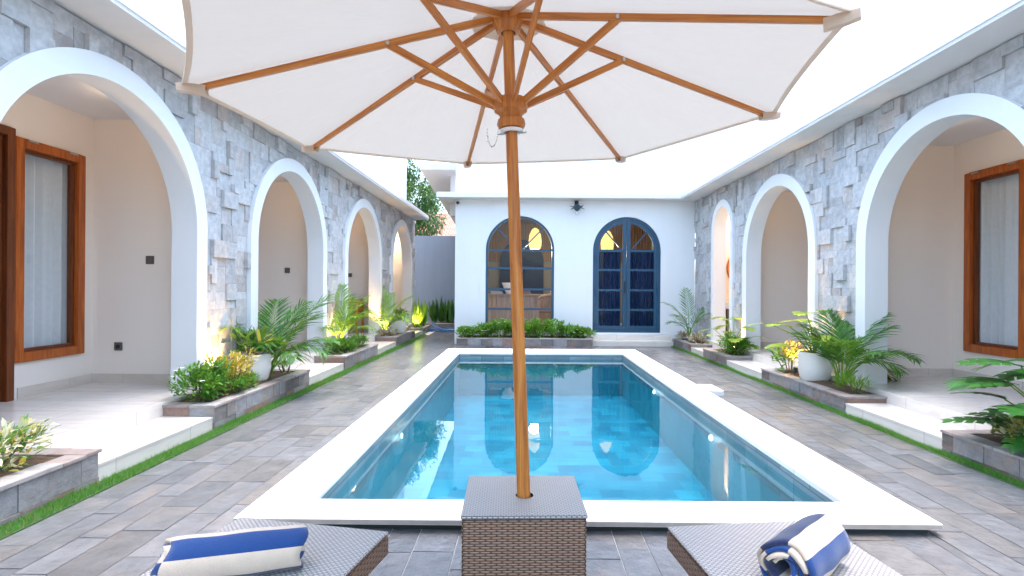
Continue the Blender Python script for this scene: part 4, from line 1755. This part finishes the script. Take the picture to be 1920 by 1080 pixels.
for k in range(26):
    a = math.pi * k / 25
    q = RUN + Vector((-.075 + .026 * math.cos(a) * (1 if k < 13 else .8), -.03, -.055 - .10 * math.sin(a) - (.03 if k > 20 else 0)))
    m.lathe([(.002, -.001), (.0036, 0), (.002, .001)], q, 6, (rnd.uniform(-1, 1), rnd.uniform(-1, 1), .4))
m.build('chain', CHAIN, um)
m = MB()
m.lathe([(.03, -.06), (.048, -.055), (.055, -.035), (.062, -.02), (.064, .012), (.058, .03), (.03, .034), (0, .034)], HUB, 28, AX)
m.build('top_hub', TEAK, um, smooth=True)
m = MB()
m.lathe([(0, .14), (.012, .135), (.022, .115), (.018, .09), (.028, .075), (.04, .06), (.04, .03)], HUB, 20, AX)
m.build('finial', TEAK, um, smooth=True)
APEX = HUB + AX * .03
for i, T in enumerate(tips):
    h = (T - HUB)
    hd = (h - AX * h.dot(AX)).normalized()
    a = HUB + hd * .045 - AX * .0
    b = T - AX * .012 - hd * .03
    m = MB()
    m.bar(a, b, .018, .027, AX, .015, .020)
    rb_ = m.build('rib', TEAK, um)
    j = a.lerp(b, .385)
    sd = hd.cross(AX).normalized()
    m = MB()
    m.bar(RUN + hd * .05 + AX * .022 + sd * .001, j - AX * .002 + sd * .0, .016, .026, AX)
    m.build('strut', TEAK, um)
    m = MB()
    m.lathe([(0, .006), (.007, .005), (.009, 0)], j + sd * .010, 10, sd)
    m.lathe([(0, .006), (.007, .005), (.009, 0)], j - sd * .010, 10, -sd)
    m.build('rivet', STEEL, um)
    m = MB()
    # canvas pocket over the rib end
    tp = T + hd * .012 + AX * .004
    q0, q1 = T - hd * .10, T + hd * .012
    V = []
    for (q, w, hh) in ((T - hd * .085 - AX * .004, .021, .018), (T - hd * .04, .022, .020), (T + hd * .012, .020, .012)):
        V += [q - sd * w + AX * .006, q + sd * w + AX * .006, q + sd * w * .7 - AX * (hh + .006), q - sd * w * .7 - AX * (hh + .006)]
    F = []
    for k in range(2):
        for e in range(4):
            e2 = (e + 1) % 4
            F.append((k * 4 + e, k * 4 + e2, k * 4 + 4 + e2, k * 4 + 4 + e))
    F.append((8, 9, 10, 11))
    m.idx(V, F)
    m.build('pocket', HEM, um, fix=True)
m = MB()
hm = MB()
NS, NR = 14, 10
for i in range(8):
    A, B = tips[i] + AX * .006, tips[(i + 1) % 8] + AX * .006
    mid0 = APEX

    def S(u, v):
        e = A.lerp(B, v)
        e = e + (APEX - e) * (.022 * 4 * v * (1 - v))
        p = APEX.lerp(e, u)
        p = p - AX * (.018 * 4 * v * (1 - v) * u)
        ww = .0025 * math.sin(u * 23 + i * 2.1) * (4 * v * (1 - v)) * (1 - u)
        return p + AX * ww
    for a in range(NR):
        for b in range(NS):
            q = [(a / NR, b / NS), ((a + 1) / NR, b / NS), ((a + 1) / NR, (b + 1) / NS), (a / NR, (b + 1) / NS)]
            m.face([S(*k) for k in q], [(k[0] * 1.2, k[1]) for k in q])
    for b in range(NS):
        v0, v1 = b / NS, (b + 1) / NS
        e0, e1 = S(1, v0), S(1, v1)
        i0, i1 = S(.984, v0), S(.984, v1)
        d_ = AX * .004
        hm.face([e0 - d_, e1 - d_, i1 - d_, i0 - d_])
        hm.face([e0 + d_, e1 + d_, e1 - d_, e0 - d_])
m.build('canopy', CANVAS, um, smooth=True, fix=True)
hm.build('hem', HEM, um, fix=False)
# reinforcement patch under the hub
m = MB()
for k in range(8):
    a, b = tips[k], tips[(k + 1) % 8]
    m.face([APEX.lerp(a, .03) - AX * .004, APEX.lerp(b, .03) - AX * .004, APEX.lerp(b, .13) - AX * .005, APEX.lerp(a, .13) - AX * .005])
m.build('patch', HEM, um, fix=False)

# ------------------------------------------------------------------ wicker table
tb = thing('wicker_table', 'square brown wicker side table holding the parasol pole', 'table', (-.006, 2.283, 0), R(1.8))
m = MB()
hw, hd_ = .238, .214
m.box(-hw, hw, -hd_, hd_, .02, .372)
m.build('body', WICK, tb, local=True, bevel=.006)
m = MB()
N = 40
ho = (.006, -.014)
rh = .037
ins, outs = [], []
for k in range(N):
    a = 2 * math.pi * (k + .5) / N
    ca, sa = math.cos(a), math.sin(a)
    ins.append((ho[0] + rh * ca, ho[1] + rh * sa))
    s_ = min((hw + .003) / abs(ca) if abs(ca) > 1e-6 else 9, (hd_ + .003) / abs(sa) if abs(sa) > 1e-6 else 9)
    outs.append((s_ * ca, s_ * sa))
for k in range(N):
    k2 = (k + 1) % N
    m.face([(*ins[k], .386), (*outs[k], .386), (*outs[k2], .386), (*ins[k2], .386)])
for sx, sy in ((1, 1), (1, -1), (-1, 1), (-1, -1)):
    cx_, cy_ = sx * (hw + .003), sy * (hd_ + .003)
    nb = sorted(outs, key=lambda p: (p[0] - cx_) ** 2 + (p[1] - cy_) ** 2)[:2]
    m.face([(*nb[0], .386), (cx_, cy_, .386), (*nb[1], .386)])
e = .003
for (x0_, x1_, y0_, y1_) in ((-hw - e, hw + e, -hd_ - e, -hd_ - e), (-hw - e, hw + e, hd_ + e, hd_ + e), (-hw - e, -hw - e, -hd_ - e, hd_ + e), (hw + e, hw + e, -hd_ - e, hd_ + e)):
    m.face([(x0_, y0_, .3725), (x1_, y1_, .3725), (x1_, y1_, .386), (x0_, y0_, .386)])
m.build('tabletop', WICKSKY, tb, local=True, fix=False)
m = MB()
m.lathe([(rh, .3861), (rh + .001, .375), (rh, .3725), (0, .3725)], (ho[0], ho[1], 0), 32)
m.build('pole_hole', BLACK, tb, local=True)  # shallow black cup: the shade inside the hole is put into its colour
for sx in (-1, 1):
    for sy in (-1, 1):
        m = MB()
        m.lathe([(0, 0), (.02, 0), (.02, .02), (0, .02)], (sx * .2, sy * .18, 0), 12)
        m.build('foot', BLACK, tb, local=True)


# ------------------------------------------------------------------ loungers and towels
def lounger(label, x, y, rz, w):
    """far end centred on (x, y); local -y runs towards the camera"""
    t = thing('sun_lounger', label, 'sun lounger', (x, y, 0), rz)
    m = MB()
    m.box(-w / 2, w / 2, -1.9, 0, .285, .362)
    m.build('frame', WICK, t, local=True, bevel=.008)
    m = MB()
    m.box(-w / 2 + .002, w / 2 - .002, -1.25, -.002, .3625, .370)
    m.build('bed', WICKSKY, t, local=True, bevel=.003)
    m = MB()
    m.box(-w / 2 + .012, w / 2 - .012, -1.89, -1.26, .3625, .371)
    m.build('backrest', WICKSKY, t, local=True)
    for sx in (-1, 1):
        for yy in (-.28, -1.62):
            m = MB()
            m.bar((sx * (w / 2 - .05), yy, 0), (sx * (w / 2 - .05), yy + .02, .284), .05, .05, (0, 1, 0))
            m.build('leg', BLACK, t, local=True)
    return t


lounger('wicker sun lounger at the lower left, carrying the lengthwise seen towel', -.785, 2.02, R(-11), .61)
lounger('wicker sun lounger at the lower right, carrying the towel with its spiral end facing out', .825, 2.055, R(7), .60)


def towel(label, c, ang, L, rad, seed, tilt=0, turns=3.6, cyc=(2, 0, 1, 0), boff=-.02):
    """rolled striped towel: axis along local x; outer flap tucked under"""
    rr = random.Random(seed)
    t = thing('rolled_towel', label, 'towel', c, ang)
    th = .0125
    m = MB()
    # spiral, from the core outwards
    N = int(turns * 36)
    pts = []
    r0 = rad - turns * th * 1.18
    arc = 0
    prev = None
    for k in range(N + 1):
        a = 2 * math.pi * turns * k / N
        r_ = r0 + (rad - r0) * k / N
        aa = a + tilt
        w_ = 1 + .035 * math.sin(2 * aa + seed) + .012 * math.sin(5 * aa)
        p = (r_ * w_ * math.cos(aa), r_ * w_ * .95 * math.sin(aa))
        if prev:
            arc += math.hypot(p[0] - prev[0], p[1] - prev[1])
        prev = p
        pts.append((p, arc, aa))
    tot = arc
    NX = 14
    zmin = min(p[0][1] for p in pts)

    def P(k, j, inner):
        (py, pz), s_, aa = pts[k]
        q = th * .88 if inner else 0
        rr_ = math.hypot(py, pz)
        f_ = (rr_ - q) / rr_
        x = -L / 2 + L * j / NX
        end = abs(2 * j / NX - 1)
        sh = .012 * math.sin(s_ * 17 + seed) + .010 * math.sin(s_ * 41) + .02 * (s_ / tot - .5)
        x += sh * (1 if j in (0, NX) else end)
        bulge = 1 + .03 * math.sin(j * .9 + seed) * (s_ / tot) - .05 * end ** 6
        puff = 1 - (.08 if inner else -.0) * 0
        zz = pz * f_ * bulge
        return (x, py * f_ * bulge, max(zz, zmin) - zmin)
    for k in range(N):
        band = int(max(0, tot - pts[k][1] + boff) / .07)
        m.cur = cyc[band % 4]
        for j in range(NX):
            m.face([P(k, j, 0), P(k + 1, j, 0), P(k + 1, j + 1, 0), P(k, j + 1, 0)])
            m.face([P(k, j, 1), P(k, j + 1, 1), P(k + 1, j + 1, 1), P(k + 1, j, 1)])
        m.face([P(k, 0, 0), P(k, 0, 1), P(k + 1, 0, 1), P(k + 1, 0, 0)])
        m.face([P(k, NX, 0), P(k + 1, NX, 0), P(k + 1, NX, 1), P(k, NX, 1)])
    m.face([P(N, 0, 0), P(N, NX, 0), P(N, NX, 1), P(N, 0, 1)])
    ob = m.build('towel_roll', [T_CREAM, T_BLUE, T_NAVY], t, local=True, fix=False)
    bm = bmesh.new()
    bm.from_mesh(ob.data)
    bmesh.ops.remove_doubles(bm, verts=bm.verts, dist=1e-5)
    bm.to_mesh(ob.data)
    bm.free()
    ob.data.polygons.foreach_set('use_smooth', [True] * len(ob.data.polygons))
    return t


towel('blue and cream striped towel rolled up, seen along its length on the left lounger', (-.885, 1.66, .371), R(16), .375, .072, 0, R(74))
towel('blue and cream striped towel rolled up, its spiral end facing out on the right lounger', (.865, 1.685, .371), R(42), .30, .085, 1, R(19), 3.6, (0, 1, 0, 2), .0)
